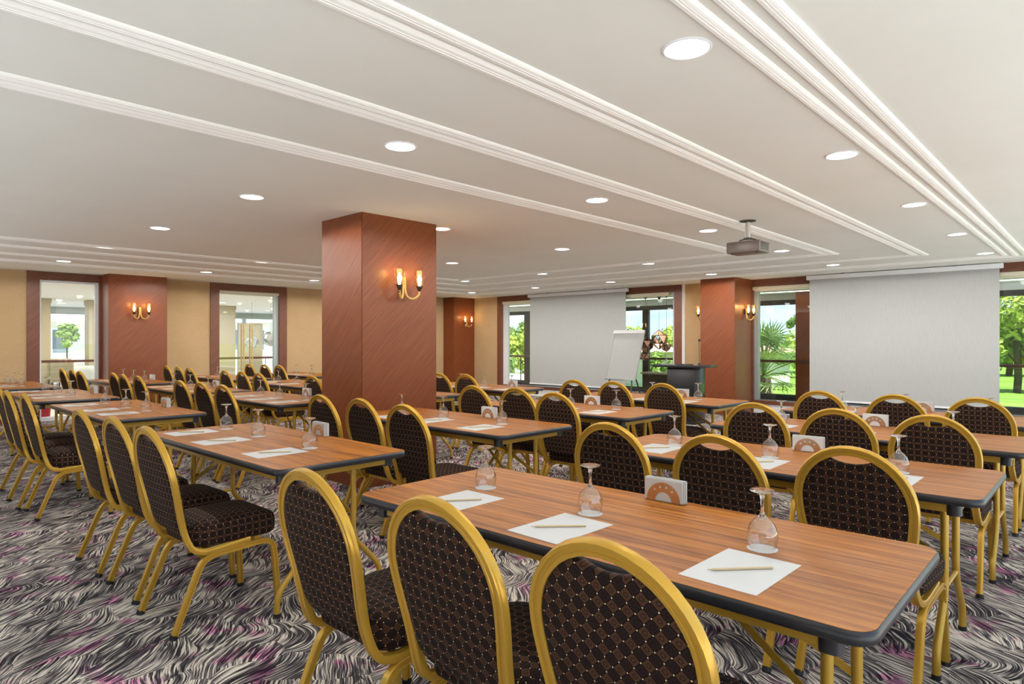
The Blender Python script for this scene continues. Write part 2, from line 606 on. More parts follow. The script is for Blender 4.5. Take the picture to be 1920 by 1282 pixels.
o = MB(); o.box(X_OPEN + 0.45, Y_OPEN - 1.2, HC, X_OPEN + 0.9, YB + 0.15, HC + 0.2); o.box(XL - 0.15, Y_OPEN - 1.2, HC, X_OPEN + 0.45, Y_OPEN - 0.4, HC + 0.2)
struct(o.build('roof_sky_shield', M['plaster']))  # unseen overhang added to cut skylight on the nearest tables
# left wall with its two openings
o = MB()
o.box(XL - 0.15, Y_OPEN, 0, XL, 2.255, HC)
o.box(XL - 0.15, 3.32, 0, XL, 5.19, HC)
o.box(XL - 0.15, 6.80, 0, XL, YB, HC)
struct(o.build('wall_left', M['tan']))
# back wall
o = MB()
o.box(XL, YB, 0, -11.75, YB + 0.15, HC)
o.box(-6.39, YB, 0, -5.0, YB + 0.15, HC)
struct(o.build('wall_back', M['tan']))
struct(MB().box(-6.45, YB - 0.03, 0, -6.39, YB + 0.15, HC).build('trim_10', M['plaster']))

def frame_left(name, y0, y1, yi0, yi1):
    o = MB()
    o.box(XL - 0.15, y0, 0, XL + 0.025, yi0, HC)
    o.box(XL - 0.15, yi1, 0, XL + 0.025, y1, HC)
    o.box(XL - 0.15, yi0, 2.37, XL + 0.025, yi1, HC)
    return struct(o.build(name, M['frame_y']))

# window 1 (left wall)
w1 = frame_left('window_1', 2.255, 3.32, 2.428, 3.285)
o = MB()
o.box(XL - 0.09, 2.428, 0, XL - 0.03, 2.458, 2.37); o.box(XL - 0.09, 3.235, 0, XL - 0.03, 3.285, 2.37)
o.box(XL - 0.09, 2.458, 2.335, XL - 0.03, 3.235, 2.37); o.box(XL - 0.09, 2.458, 0, XL - 0.03, 3.235, 0.07)
o.build('window_frame', M['white_metal'], w1)
MB().box(XL - 0.064, 2.458, 0.07, XL - 0.056, 3.235, 2.335).build('window_pane', M['pane'], w1)

# door 1 (left wall, pair of glass leaves)
d1 = frame_left('door_1', 5.19, 6.80, 5.366, 6.63)
for y0, y1 in ((5.37, 5.953), (5.957, 6.53)):
    lf = MB().box(XL - 0.066, y0, 0.015, XL - 0.054, y1, 2.33).build('glass_leaf', M['pane'], d1)
o = MB(); o.box(XL - 0.09, 6.53, 0, XL - 0.03, 6.63, 2.37); o.box(XL - 0.09, 5.366, 2.33, XL - 0.03, 6.53, 2.37)
o.build('door_frame', M['grey_alu'], d1)
for yy in (5.87, 6.05):
    for xx in (XL - 0.12, XL):
        o = MB()
        o.tube([(xx, yy, 0.35), (xx, yy, 1.70)], 0.014, 10)
        for zz in (0.48, 1.57):
            o.tube([(xx, yy, zz), (XL - 0.06, yy, zz)], 0.009, 8)
        o.build('pull_handle', M['brass_arm'], d1, smooth=40)

# pilasters and pillars, veneered: faces toward -Y use veneer_x, faces toward +X use veneer_y
def pillar(name, x0, y0, x1, y1, z1=HC, a='veneer_x', b='veneer_y'):
    v = [(x0, y0, 0), (x1, y0, 0), (x1, y1, 0), (x0, y1, 0), (x0, y0, z1), (x1, y0, z1), (x1, y1, z1), (x0, y1, z1)]
    f = [(0, 1, 5, 4), (2, 3, 7, 6), (1, 2, 6, 5), (3, 0, 4, 7), (4, 5, 6, 7), (0, 3, 2, 1)]
    me = bpy.data.meshes.new(name)
    me.from_pydata(v, [], f)
    me.materials.append(M[a]); me.materials.append(M[b])
    for p, k in zip(me.polygons, (0, 0, 1, 1, 0, 0)):
        p.material_index = k
    bm = bmesh.new(); bm.from_mesh(me)
    bmesh.ops.bevel(bm, geom=[e for e in bm.edges if abs(e.verts[0].co.z - e.verts[1].co.z) > 1], offset=0.006, segments=2, affect='EDGES')
    bm.to_mesh(me); bm.free()
    smooth_by_angle(me, 50)
    ob = bpy.data.objects.new(name, me); COL.objects.link(ob)
    return ob
struct(pillar('pillar_centre', -5.65, 3.31, -4.962, 4.19))
struct(pillar('pillar_left', XL, 3.32, -12.62, 4.26))
struct(pillar('pillar_corner', XL, 11.25, -12.63, YB))
struct(pillar('pillar_back', -5.67, 11.22, -5.0, YB))

# back-wall windows
def frame_back(name, x0, x1, xi0, xi1):
    o = MB()
    if xi0 > x0: o.box(x0, YB - 0.025, 0, xi0, YB + 0.15, HC)
    if x1 > xi1: o.box(xi1, YB - 0.025, 0, x1, YB + 0.15, HC)
    o.box(xi0, YB - 0.025, 2.372, xi1, YB + 0.15, HC)
    o.box(xi0, YB - 0.01, 0.165, xi1, YB + 0.15, 0.235)
    w = struct(o.build(name, M['frame_x']))
    MB().box(xi0, YB + 0.02, 0, xi1, YB + 0.13, 0.165).build('window_plinth', M['plaster'], w)
    return w
w2 = frame_back('window_2', -11.75, -6.45, -11.60, -6.63)
o = MB()
o.box(-11.60, YB + 0.05, 0.235, -11.44, YB + 0.12, 2.372); o.box(-6.70, YB + 0.05, 0.235, -6.63, YB + 0.12, 2.372)
o.box(-11.44, YB + 0.05, 2.31, -6.70, YB + 0.12, 2.372)
o.build('window_frame', M['white_metal'], w2)
for x0, x1 in ((-11.44, -9.863), (-9.857, -8.283), (-8.277, -6.70)):
    MB().box(x0, YB + 0.085, 0.235, x1, YB + 0.093, 2.31).build('window_pane', M['pane'], w2)
w3 = frame_back('window_3', -5.0, X_OPEN, -4.985, X_OPEN)
o = MB()
o.box(-4.985, YB + 0.04, 0.235, -4.90, YB + 0.12, 2.372)
o.box(-4.90, YB + 0.05, 2.34, X_OPEN, YB + 0.12, 2.372)
o.build('window_frame', M['grey_alu'], w3)
for x0, x1 in ((-4.90, -4.283), (-4.277, -2.35), (-2.344, -0.45), (-0.444, X_OPEN)):
    MB().box(x0, YB + 0.085, 0.235, x1, YB + 0.093, 2.34).build('window_pane', M['pane'], w3)

# skirting under the tan wall cloth
o = MB(); o.box(XL, Y_OPEN, 0, XL + 0.015, 2.255, 0.09); o.box(XL, 4.26, 0, XL + 0.015, 5.19, 0.09); o.box(XL, 6.8, 0, XL + 0.015, 11.25, 0.09)
struct(o.build('baseboard_left', M['frame_y']))

# ceiling mouldings: nested frames, each strip a reeded profile
REED = [(0.0, 0.0), (0.0, 0.013), (0.004, 0.018), (0.022, 0.019), (0.0235, 0.014), (0.0270, 0.014), (0.0285, 0.018), (0.036, 0.018),
        (0.0375, 0.013), (0.0410, 0.013), (0.0425, 0.017), (0.056, 0.014), (0.064, 0.008), (0.068, 0.002), (0.068, 0.0)]
def moulding(idx, xr, yb, xl, ws=1.0):
    """strip whose inner line runs xr (right), yb (back), xl (left); the profile grows outward"""
    v, f = [], []
    q = len(REED)
    y_near = Y_OPEN - 0.3
    for d, h in REED:
        d *= ws
        for p in ((xr + d, y_near), (xr + d, yb + d), (xl - d, yb + d), (xl - d, y_near)):
            v.append((p[0], p[1], HC - h))
    for c in range(q - 1):
        for j in range(3):
            f.append((c * 4 + j, (c + 1) * 4 + j, (c + 1) * 4 + j + 1, c * 4 + j + 1))
    me = bpy.data.meshes.new('trim_%d' % idx)
    me.from_pydata(v, [], f); me.materials.append(M['moulding']); me.update()
    ob = bpy.data.objects.new('trim_%d' % idx, me); COL.objects.link(ob)
    struct(ob)
k = 1
for xr, yb, xl, cnt in ((-3.705, 8.16, -9.02, 2), (-2.845, 9.05, -9.74, 2), (-1.99, 9.96, -10.60, 2), (-1.104, 10.86, -11.40, 3)):
    for j in range(cnt):
        moulding(k, xr + j * 0.107, yb + j * 0.107, xl - j * 0.107, 0.82 if cnt == 3 else 1.0)
        k += 1

# ------------------------------------------------------------------ terrace behind the back wall
struct(MB().box(-24, YB + 0.15, -0.14, 6, 15.6, -0.01).build('terrace_floor', M['tile']))
struct(MB().box(-24, YB + 0.15, 2.42, 6, 15.6, 2.80).build('terrace_ceiling', M['plaster']))
YT = 15.0
w4 = struct(MB().box(-24, YT - 0.04, 2.18, 6, YT + 0.06, 2.29).build('window_4', M['black_frame']))
MB().box(-24, YT - 0.05, 0.0, 6, YT + 0.07, 0.13).build('window_sill', M['black_frame'], w4)
MB().box(-24, YT - 0.03, 2.29, 6, YT + 0.05, 2.42).build('fascia', M['plaster'], w4)
for xm in (-22.0, -17.67, -13.40, -9.135, -4.86, -0.60, 3.7):
    MB().box(xm - 0.085, YT - 0.05, 0.13, xm + 0.085, YT + 0.05, 2.18).build('mullion', M['black_frame'], w4)
for x0, x1 in ((-17.58, -13.49), (-13.31, -9.22), (-9.05, -4.95), (-4.77, -0.69), (-0.51, 3.61)):
    MB().box(x0, YT - 0.004, 0.13, x1, YT + 0.004, 2.18).build('window_pane', M['pane'], w4)
struct(pillar('pillar_terrace', -5.06, 14.42, -4.40, 14.9, 2.42))
hr = thing('handrail', 'brown wooden handrail on thin posts along the terrace glazing', 'railing', (0, 0, 0))
MB().box(-18, 14.22, 0.885, 5, 14.30, 0.938).build('top_rail', M['rail_wood'], hr, bevel=0.008)
for xm in (-16.5, -15.0, -13.0, -11.2, -9.4, -7.6, -5.8, -3.3, -1.8, 0.3, 2.0):
    MB().tube([(xm, 14.26, -0.01), (xm, 14.26, 0.89)], 0.014, 8).build('post', M['black_frame'], hr, smooth=40)

# ------------------------------------------------------------------ lobby beyond the left wall
XF = -24.0
struct(MB().box(XF, -3, -0.14, XL - 0.15, 20, -0.005).build('lobby_floor', M['tile']))
struct(MB().box(XF - 0.6, -3, 2.42, XL - 0.15, YB + 0.1, 2.80).build('lobby_ceiling', M['plaster']))
w5 = struct(MB().box(XF - 0.05, -3, 2.20, XF + 0.05, 16, 2.42).build('window_5', M['grey_alu']))
for ym in (-2.0, 1.2, 4.4, 7.6, 10.8, 14.0):
    MB().box(XF - 0.05, ym - 0.06, 0, XF + 0.05, ym + 0.06, 2.20).build('mullion', M['grey_alu'], w5)
for y0, y1 in ((-1.94, 1.14), (1.26, 4.34), (4.46, 7.54), (7.66, 10.74), (10.86, 13.94)):
    MB().box(XF - 0.004, y0, 0.0, XF + 0.004, y1, 2.20).build('window_pane', M['pane'], w5)
def stone_column(x, y, w, d):
    o = MB(); o.box(x - w / 2, y - d / 2, 0, x + w / 2, y + d / 2, 2.42)
    o.box(x - w / 2 - 0.02, y - d / 2 - 0.02, 0, x + w / 2 + 0.02, y + d / 2 + 0.02, 0.12)
    o.box(x - w / 2 - 0.015, y - d / 2 - 0.015, 2.30, x + w / 2 + 0.015, y + d / 2 + 0.015, 2.42)
    return struct(o.build('pillar_lobby', M['beige_stone']))
stone_column(-19.6, 3.66, 0.4, 0.36)
stone_column(-19.6, 4.88, 0.4, 0.44)
stone_column(-19.6, 8.22, 0.4, 0.50)
struct(MB().box(-23.1, 10.15, 0, -23.0, 11.05, 2.02).build('partition', M['beige_stone']))
hr2 = thing('handrail', 'dark brown handrail over glass panels in the lobby beyond the left wall', 'railing', (0, 0, 0))
MB().box(-16.74, 0.5, 0.885, -16.66, 11.5, 0.94).build('top_rail', M['rail_wood'], hr2, bevel=0.008)
for y0 in (0.5, 2.4, 4.3, 6.2, 8.1, 10.0):
    MB().tube([(-16.7, y0, 0), (-16.7, y0, 0.89)], 0.016, 8).build('post', M['grey_alu'], hr2, smooth=40)
for y0 in (0.5, 2.4, 4.3, 6.2, 8.1):
    MB().box(-16.704, y0 + 0.05, 0.1, -16.696, y0 + 1.85, 0.82).build('glass_panel', M['pane'], hr2)

# ------------------------------------------------------------------ ground, hills, houses outside
struct(MB().box(-600, 15.61, -0.6, 500, 900, -0.35).build('lawn', M['lawn']))
o = MB()
o.box(X_OPEN, -60, -0.3, 80, 15.6, -0.02); o.box(XL - 0.2, -60, -0.3, X_OPEN, Y_OPEN, -0.02)
struct(o.build('paving_bounce', M['paving']))  # unseen pale ground added to bounce sunlight up onto the ceiling
struct(MB().box(-90, -60, -0.4, XF, 60, -0.06).build('street', M['paving']))
struct(MB().box(-40, -13, -0.3, 14, -11, 6.5).build('wall_sky_blocker', M['sky_blocker']))  # unseen dark wall added to block low sky from the open side

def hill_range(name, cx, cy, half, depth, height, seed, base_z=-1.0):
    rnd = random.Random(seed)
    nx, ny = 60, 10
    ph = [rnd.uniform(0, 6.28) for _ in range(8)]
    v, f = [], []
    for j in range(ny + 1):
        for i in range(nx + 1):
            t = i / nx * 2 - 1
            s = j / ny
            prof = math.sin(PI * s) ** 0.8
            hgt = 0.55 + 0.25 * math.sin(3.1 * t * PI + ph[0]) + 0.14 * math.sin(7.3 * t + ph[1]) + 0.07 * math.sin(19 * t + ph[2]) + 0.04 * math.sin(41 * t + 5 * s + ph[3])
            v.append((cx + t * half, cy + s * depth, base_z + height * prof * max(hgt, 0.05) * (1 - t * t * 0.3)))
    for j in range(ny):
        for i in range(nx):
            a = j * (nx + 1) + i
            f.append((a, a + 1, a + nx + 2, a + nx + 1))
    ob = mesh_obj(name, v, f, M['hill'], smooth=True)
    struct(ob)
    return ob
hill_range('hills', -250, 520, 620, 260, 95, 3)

# ================================================================== THINGS
# ------------------------------------------------------------------ banquet chair
def back_y(z):
    return -0.197 - 0.215 * (z - 0.488)

ZA, RA = 0.715, 0.2085
def hoop_half(z):
    if z < 0.48: return 0.178
    if z < ZA:
        t = (z - 0.48) / (ZA - 0.48)
        t = t * t * (3 - 2 * t)
        return 0.178 + 0.023 * t
    return 0.201 * math.sqrt(max(0.0, 1 - ((z - ZA) / RA) ** 2))

FLUTE = [(-0.0165, -0.010), (-0.0150, -0.0125), (-0.0060, -0.0125), (-0.0045, -0.0085), (0.0045, -0.0085), (0.0060, -0.0125), (0.0150, -0.0125), (0.0165, -0.010),
         (0.0165, 0.010), (0.0150, 0.0125), (0.0060, 0.0125), (0.0045, 0.0085), (-0.0045, 0.0085), (-0.0060, 0.0125), (-0.0150, 0.0125), (-0.0165, 0.010)]
FLUTE_LEG = [(-0.0135, -0.011), (-0.0120, -0.0135), (-0.0045, -0.0135), (-0.0030, -0.0095), (0.0030, -0.0095), (0.0045, -0.0135), (0.0120, -0.0135), (0.0135, -0.011),
             (0.0135, 0.011), (0.0120, 0.0135), (0.0045, 0.0135), (0.0030, 0.0095), (-0.0030, 0.0095), (-0.0045, 0.0135), (-0.0120, 0.0135), (-0.0135, 0.011)]

def catmull(pts, per=6):
    P = [Vector(p) for p in pts]
    out = []
    for i in range(len(P) - 1):
        p0 = P[max(i - 1, 0)]; p1 = P[i]; p2 = P[i + 1]; p3 = P[min(i + 2, len(P) - 1)]
        for s in range(per):
            t = s / per
            out.append(0.5 * ((2 * p1) + (p2 - p0) * t + (2 * p0 - 5 * p1 + 4 * p2 - p3) * t * t + (3 * p1 - p0 - 3 * p2 + p3) * t ** 3))
    out.append(P[-1])
    return out

def box_uv(me):
    uv = me.uv_layers.new(name='UVMap')
    for p in me.polygons:
        n = p.normal
        ax = max(range(3), key=lambda i: abs(n[i]))
        for li in p.loop_indices:
            c = me.vertices[me.loops[li].vertex_index].co
            uv.data[li].uv = (c.y, c.z) if ax == 0 else ((c.x, c.z) if ax == 1 else (c.x, c.y))

def loop_surface(outlines):
    """stack of closed loops of equal length, capped both ends"""
    n = len(outlines[0])
    v, f = [], []
    for o in outlines:
        v += o
    for j in range(len(outlines) - 1):
        for i in range(n):
            d = (i + 1) % n
            f.append((j * n + i, j * n + d, (j + 1) * n + d, (j + 1) * n + i))
    for j, flip in ((0, True), (len(outlines) - 1, False)):
        c = sum((Vector(q) for q in outlines[j]), Vector()) / n
        v.append(tuple(c)); ci = len(v) - 1
        for i in range(n):
            d = (i + 1) % n
            f.append((ci, j * n + d, j * n + i) if flip else (ci, j * n + i, j * n + d))
    return v, f

def make_chair():
    root = thing('banquet_chair', 'chair', 'chair', (0, 0, 0), 0, 'brown banquet chairs set out behind the tables')
    # hoop: seat rail, up one side, over the arch, down again
    half = [(0.192, 0.11, 0.372), (0.192, 0.0, 0.362), (0.191, -0.075, 0.356), (0.189, -0.122, 0.360), (0.186, -0.155, 0.378), (0.182, -0.178, 0.42)]
    for z in (0.48, 0.55, 0.62, 0.68):
        half.append((hoop_half(z), back_y(z), z))
    side = catmull(half, 4)
    arch = [(0.201 * math.cos(R(a)), back_y(ZA + RA * math.sin(R(a))), ZA + RA * math.sin(R(a))) for a in range(0, 181, 9)]
    other = [Vector((-p.x, p.y, p.z)) for p in reversed(side)]
    path = side + [Vector(a) for a in arch] + other
    b = MB(); b.sweep(path, FLUTE, ref=(1, 0, 0))
    b.build('back_frame', M['gold'], root, smooth=38)
    # legs: rear and front, each with its half of the side rail
    for sx in (-1, 1):
        x = 0.196 * sx
        rear = catmull([(0.203 * sx, -0.243, 0.012), (0.200 * sx, -0.185, 0.155), (x, -0.135, 0.275), (x, -0.105, 0.318), (x, -0.06, 0.335), (x, 0.02, 0.341)], 4)
        b = MB(); b.sweep(rear, FLUTE_LEG, ref=(0, 1, 0)); lg = b.build('leg', M['gold'], root, smooth=38)
        b = MB(); b.tube([(0.2035 * sx, -0.248, 0.0), (0.203 * sx, -0.2405, 0.018)], 0.0185, 10); b.build('foot_cap', M['rubber'], lg, smooth=40)
        front = catmull([(x, 0.02, 0.341), (x, 0.13, 0.346), (x, 0.185, 0.345), (x, 0.222, 0.325), (x, 0.236, 0.28), (0.199 * sx, 0.245, 0.17), (0.203 * sx, 0.254, 0.012)], 4)
        b = MB(); b.sweep(front, FLUTE_LEG, ref=(0, 0, 1)); lg = b.build('leg', M['gold'], root, smooth=38)
        b = MB(); b.tube([(0.203 * sx, 0.2545, 0.0), (0.203 * sx, 0.2535, 0.018)], 0.0185, 10); b.build('foot_cap', M['rubber'], lg, smooth=40)
    MB().box(-0.185, -0.10, 0.345, 0.185, -0.075, 0.368).build('seat_crossbar', M['gold'], root)
    MB().box(-0.185, 0.14, 0.352, 0.185, 0.165, 0.376).build('seat_crossbar', M['gold'], root)
    # back pad
    out = []
    zb, rb = 0.445, 0.07
    for i in range(9):                       # bottom, rounded corners
        a = R(180 + 90 * i / 8)
        hw = hoop_half(0.52) - 0.016
        out.append((-hw + rb + rb * math.cos(a), zb + rb + rb * math.sin(a)))
    for t in (0.33, 0.67):
        out.append(((hw - rb) * (2 * t - 1), zb - 0.002))
    for i in range(9):
        a = R(270 + 90 * i / 8)
        out.append((hw - rb + rb * math.cos(a), zb + rb + rb * math.sin(a)))
    for z in (0.57, 0.61, 0.65, 0.69):
        out.append((hoop_half(z) - 0.013, z))
    top = []
    for a in range(0, 181, 6):
        x = 0.188 * math.cos(R(a)); z = ZA + (RA - 0.013) * math.sin(R(a))
        if abs(x) < 0.092:
            z = min(z, 0.872 + 0.027 * (abs(x) / 0.092) ** 2.2)
        top.append((x, z))
    out += top
    for z in (0.69, 0.65, 0.61, 0.57):
        out.append((-(hoop_half(z) - 0.013), z))
    cz = 0.66
    def ring(s, dy):
        return [(x * s, back_y(cz + (z - cz) * s) + dy, cz + (z - cz) * s) for x, z in out]
    rings = [ring(0.25, -0.017), ring(0.6, -0.016), ring(0.88, -0.013), ring(0.97, -0.009), ring(1.0, 0.0), ring(1.0, 0.014), ring(0.97, 0.026), ring(0.88, 0.034), ring(0.6, 0.042), ring(0.25, 0.045)]
    v, f = loop_surface(rings)
    ob = mesh_obj('backrest', v, f, M['fabric'], root, smooth=True)
    bm = bmesh.new(); bm.from_mesh(ob.data); bmesh.ops.recalc_face_normals(bm, faces=bm.faces); bm.to_mesh(ob.data); bm.free()
    uv = ob.data.uv_layers.new(name='UVMap')
    for p in ob.data.polygons:
        for li in p.loop_indices:
            c = ob.data.vertices[ob.data.loops[li].vertex_index].co
            uv.data[li].uv = (c.x, c.z * 1.02)
    # seat pad
    def srect(sx, sy, r, z, dome=0.0):
        pts = []
        for x, y in round_rect(-0.212, -0.150, 0.212, 0.262, 0.075, 6):
            x *= sx * (0.93 + 0.16 * (y + 0.15)); yy = 0.05 + (y - 0.05) * sy
            pts.append((x, yy, z))
        return pts
    rings = [srect(0.6, 0.6, 0, 0.378), srect(0.95, 0.95, 0, 0.378), srect(0.985, 0.985, 0, 0.384), srect(1, 1, 0, 0.40), srect(1.005, 1.005, 0, 0.435), srect(0.99, 0.99, 0, 0.455), srect(0.95, 0.95, 0, 0.470),
             srect(0.86, 0.86, 0, 0.482), srect(0.66, 0.66, 0, 0.492), srect(0.34, 0.34, 0, 0.497)]
    v, f = loop_surface(rings)
    ob = mesh_obj('seat', v, f, M['fabric'], root, smooth=True)
    bm = bmesh.new(); bm.from_mesh(ob.data); bmesh.ops.recalc_face_normals(bm, faces=bm.faces); bm.to_mesh(ob.data); bm.free()
    ob.data.update()
    box_uv(ob.data)
    return root

# ------------------------------------------------------------------ folding table (origin at floor, centre of the top)
TL, TW, TZ = 1.80, 0.755, 0.742
def make_table():
    root = thing('folding_table', 'table', 'table', (0, 0, 0), 0, 'walnut folding tables in rows')
    hx, hy = TL / 2, TW / 2
    MB().prism(round_rect(-hx + 0.006, -hy + 0.006, hx - 0.006, hy - 0.006, 0.052), TZ - 0.028, TZ).build('tabletop', M['walnut'], root)
    # rounded black edge band
    path = [Vector((x, y, 0)) for x, y in round_rect(-hx + 0.004, -hy + 0.004, hx - 0.004, hy - 0.004, 0.054, 8)]
    prof = [(-0.006, TZ - 0.001), (-0.001, TZ - 0.001), (0.003, TZ - 0.006), (0.0045, TZ - 0.016), (0.003, TZ - 0.026), (-0.002, TZ - 0.032), (-0.008, TZ - 0.033)]
    n, q = len(path), len(prof)
    v, f = [], []
    for i in range(n):
        t = (path[(i + 1) % n] - path[i - 1]).normalized()
        nr = Vector((t.y, -t.x, 0))
        for a, z in prof:
            v.append(path[i] + nr * a + Vector((0, 0, z)))
    for i in range(n):
        j = (i + 1) % n
        for c in range(q - 1):
            f.append((i * q + c, i * q + c + 1, j * q + c + 1, j * q + c))
    ob = mesh_obj('edge_band', v, f, M['edge'], root); smooth_by_angle(ob.data, 50)
    # apron
    ax, ay, z0, z1 = hx - 0.085, hy - 0.060, TZ - 0.073, TZ - 0.029
    b = MB()
    b.box(-ax, -ay, z0, ax, -ay + 0.022, z1); b.box(-ax, ay - 0.022, z0, ax, ay, z1)
    b.box(-ax, -ay + 0.022, z0, -ax + 0.022, ay - 0.022, z1); b.box(ax - 0.022, -ay + 0.022, z0, ax, ay - 0.022, z1)
    b.build('apron', M['gold2'], root)
    for sx in (-1, 1):
        for sy in (-1, 1):
            b = MB(); cx, cy = sx * (ax - 0.014), sy * (ay - 0.014)
            b.prism([(cx + px, cy + py) for px, py in round_rect(-0.025, -0.025, 0.025, 0.025, 0.016, 4)], TZ - 0.082, TZ - 0.029)
            b.build('corner_block', M['edge'], root, smooth=40)
    # legs: narrow pair at each end, splaying at the bottom
    for sx in (-1, 1):
        lx = sx * (hx - 0.16)
        for sy in (-1, 1):
            p = catmull([(lx, sy * 0.13, TZ - 0.03), (lx, sy * 0.13, 0.45), (lx, sy * 0.135, 0.30), (lx, sy * 0.20, 0.215), (lx, sy * 0.27, 0.135), (lx, sy * 0.295, 0.08), (lx, sy * 0.297, 0.012)], 4)
            b = MB(); b.tube(p, 0.0155, 10); lg = b.build('leg', M['gold2'], root, smooth=40)
            b = MB(); b.tube([(lx, sy * 0.297, 0.0), (lx, sy * 0.297, 0.02)], 0.017, 10); b.build('foot_cap', M['rubber'], lg, smooth=40)
            bx = lx - sx * 0.42
            b = MB()
            mid = Vector((lx - sx * 0.25, sy * 0.07, TZ - 0.17))
            for a, c in (((bx, sy * 0.03, TZ - 0.06), mid), (mid, (lx, sy * 0.125, 0.42))):
                b.sweep([a, c], [(-0.011, -0.002), (0.011, -0.002), (0.011, 0.002), (-0.011, 0.002)], ref=(0, 0, 1))
            b.build('brace', M['gold2'], root)
        b = MB(); b.tube([(lx, -0.132, 0.315), (lx, 0.132, 0.315)], 0.011, 8); b.build('crossbar', M['gold2'], root, smooth=40)
    return root

# ------------------------------------------------------------------ table ware
def make_glass():
    root = thing('wine_glass', 'glass', 'glass', (0, 0, 0), 0, 'wine glasses turned upside down on white coasters')
    prof = [(0.0345, 0.0), (0.0385, 0.012), (0.0415, 0.026), (0.0425, 0.038), (0.0405, 0.053), (0.0345, 0.068), (0.0245, 0.081), (0.0135, 0.090), (0.0072, 0.096)]
    MB().lathe(prof, 28).build('bowl', M['bowl_glass'], root, smooth=60)
    st = [(0.0005, 0.082), (0.010, 0.0875), (0.0125, 0.0915), (0.0075, 0.0975), (0.0050, 0.106), (0.0042, 0.122), (0.0046, 0.138), (0.0075, 0.150), (0.0100, 0.1545), (0.0005, 0.1555)]
    MB().lathe(st, 20).build('stem', M['clear'], root, smooth=60)
    ft = [(0.0005, 0.1555), (0.010, 0.1558), (0.022, 0.1597), (0.0325, 0.1628), (0.0345, 0.1645), (0.0335, 0.1662), (0.018, 0.1658), (0.0005, 0.1652)]
    MB().lathe(ft, 28).build('foot', M['clear'], root, smooth=60)
    return root

def make_coaster():
    out = []
    for i in range(96):
        a = 2 * PI * i / 96
        r = 0.0415 + 0.0012 * math.cos(24 * a)
        out.append((r * math.cos(a), r * math.sin(a)))
    return tag(MB().prism(out, 0, 0.0012).build('coaster', M['paper']), 'coaster', 'coaster', 'white paper coasters under the glasses')

def make_paper():
    return tag(MB().box(-0.101, -0.141, 0, 0.101, 0.141, 0.0008).build('paper_sheet', M['paper']), 'paper', 'paper', 'blank white sheets laid at each seat')

def make_pencil():
    root = thing('pencil', 'pencil', 'pencil', (0, 0, 0), 0, 'natural wood pencils lying on the sheets')
    r = 0.0036
    MB().sweep([(-0.070, 0, r), (0.088, 0, r)], [(r * math.cos(R(60 * i)), r * math.sin(R(60 * i))) for i in range(6)]).build('shaft', M['pencil'], root)
    q = 0.25
    ra = [(-0.070, r * math.cos(R(60 * i)), r + r * math.sin(R(60 * i))) for i in range(6)]
    rb = [(-0.0835, r * q * math.cos(R(60 * i)), r + r * q * math.sin(R(60 * i))) for i in range(6)]
    mesh_obj('sharpened_cone', ra + rb, [(i, (i + 1) % 6, 6 + (i + 1) % 6, 6 + i) for i in range(6)], M['pencil'], root)
    mesh_obj('lead', rb + [(-0.088, 0, r)], [(i, (i + 1) % 6, 6) for i in range(6)], M['graphite'], root)
    return root

def half_plate():
    cu = bpy.data.curves.new('plate', 'CURVE'); cu.dimensions = '2D'; cu.fill_mode = 'BOTH'; cu.extrude = 0.0006
    def poly(pts):
        s = cu.splines.new('POLY'); s.points.add(len(pts) - 1)
        for p, (x, y) in zip(s.points, pts):
            p.co = (x, y, 0, 1)
        s.use_cyclic_u = True
    o = [(0.068 * math.cos(R(a)), 0.068 * math.sin(R(a))) for a in range(0, 181, 6)]
    i = [(0.033 * math.cos(R(a)), 0.033 * math.sin(R(a))) for a in range(180, -1, -9)]
    poly(o + i)
    for a in (48, 76, 104, 132):
        cx, cy = 0.052 * math.cos(R(a)), 0.052 * math.sin(R(a))
        poly([(cx + 0.005 * math.cos(R(t)), cy + 0.005 * math.sin(R(t))) for t in range(0, 360, 36)])
    ob = bpy.data.objects.new('plate_tmp', cu); COL.objects.link(ob)
    bpy.context.view_layer.update()
    me = bpy.data.meshes.new_from_object(ob.evaluated_get(bpy.context.evaluated_depsgraph_get()))
    bpy.data.objects.remove(ob); bpy.data.curves.remove(cu)
    me.transform(Matrix.Rotation(R(90), 4, 'X'))
    me.materials.clear(); me.materials.append(M['copper_plate'])
    return me

def make_napkins():
    root = thing('napkin_holder', 'holder', 'napkin holder', (0, 0, 0), 0, 'half round metal napkin holders')
    me = half_plate()
    for y in (-0.0155, 0.0155):
        p = bpy.data.objects.new('side_plate', me); COL.objects.link(p); p.parent = root; p.location = (0, y, 0.003)
    MB().box(-0.068, -0.016, 0.0, 0.068, 0.016, 0.003).build('base_plate', M['copper_plate'], root)
    rnd = random.Random(4)
    b = MB()
    for i in range(9):
        y = -0.0138 + i * 0.00345
        w = 0.078 + rnd.uniform(-0.002, 0.002); h = 0.083 + rnd.uniform(-0.003, 0.002); dx = rnd.uniform(-0.002, 0.002)
        b.box(-w + dx, y - 0.0013, 0.0032, w + dx, y + 0.0013, h)
    b.build('napkins', M['napkin'], root)
    return root

KM = {}
chair0 = make_chair(); make_map(chair0, KM)
table0 = make_table(); make_map(table0, KM)
glass0 = make_glass(); make_map(glass0, KM)
pencil0 = make_pencil(); make_map(pencil0, KM)
nap0 = make_napkins(); make_map(nap0, KM)
coaster0 = make_coaster()
paper0 = make_paper()
USED = set()
def place(src, loc, rz, label):
    if src.name not in USED:
        USED.add(src.name); o = src
    elif src.name in KM:
        o = copy_tree(src, KM)
    else:
        o = src.copy(); COL.objects.link(o)
    o.location = loc; o.rotation_euler = (0, 0, rz)
    o['label'] = label
    return o

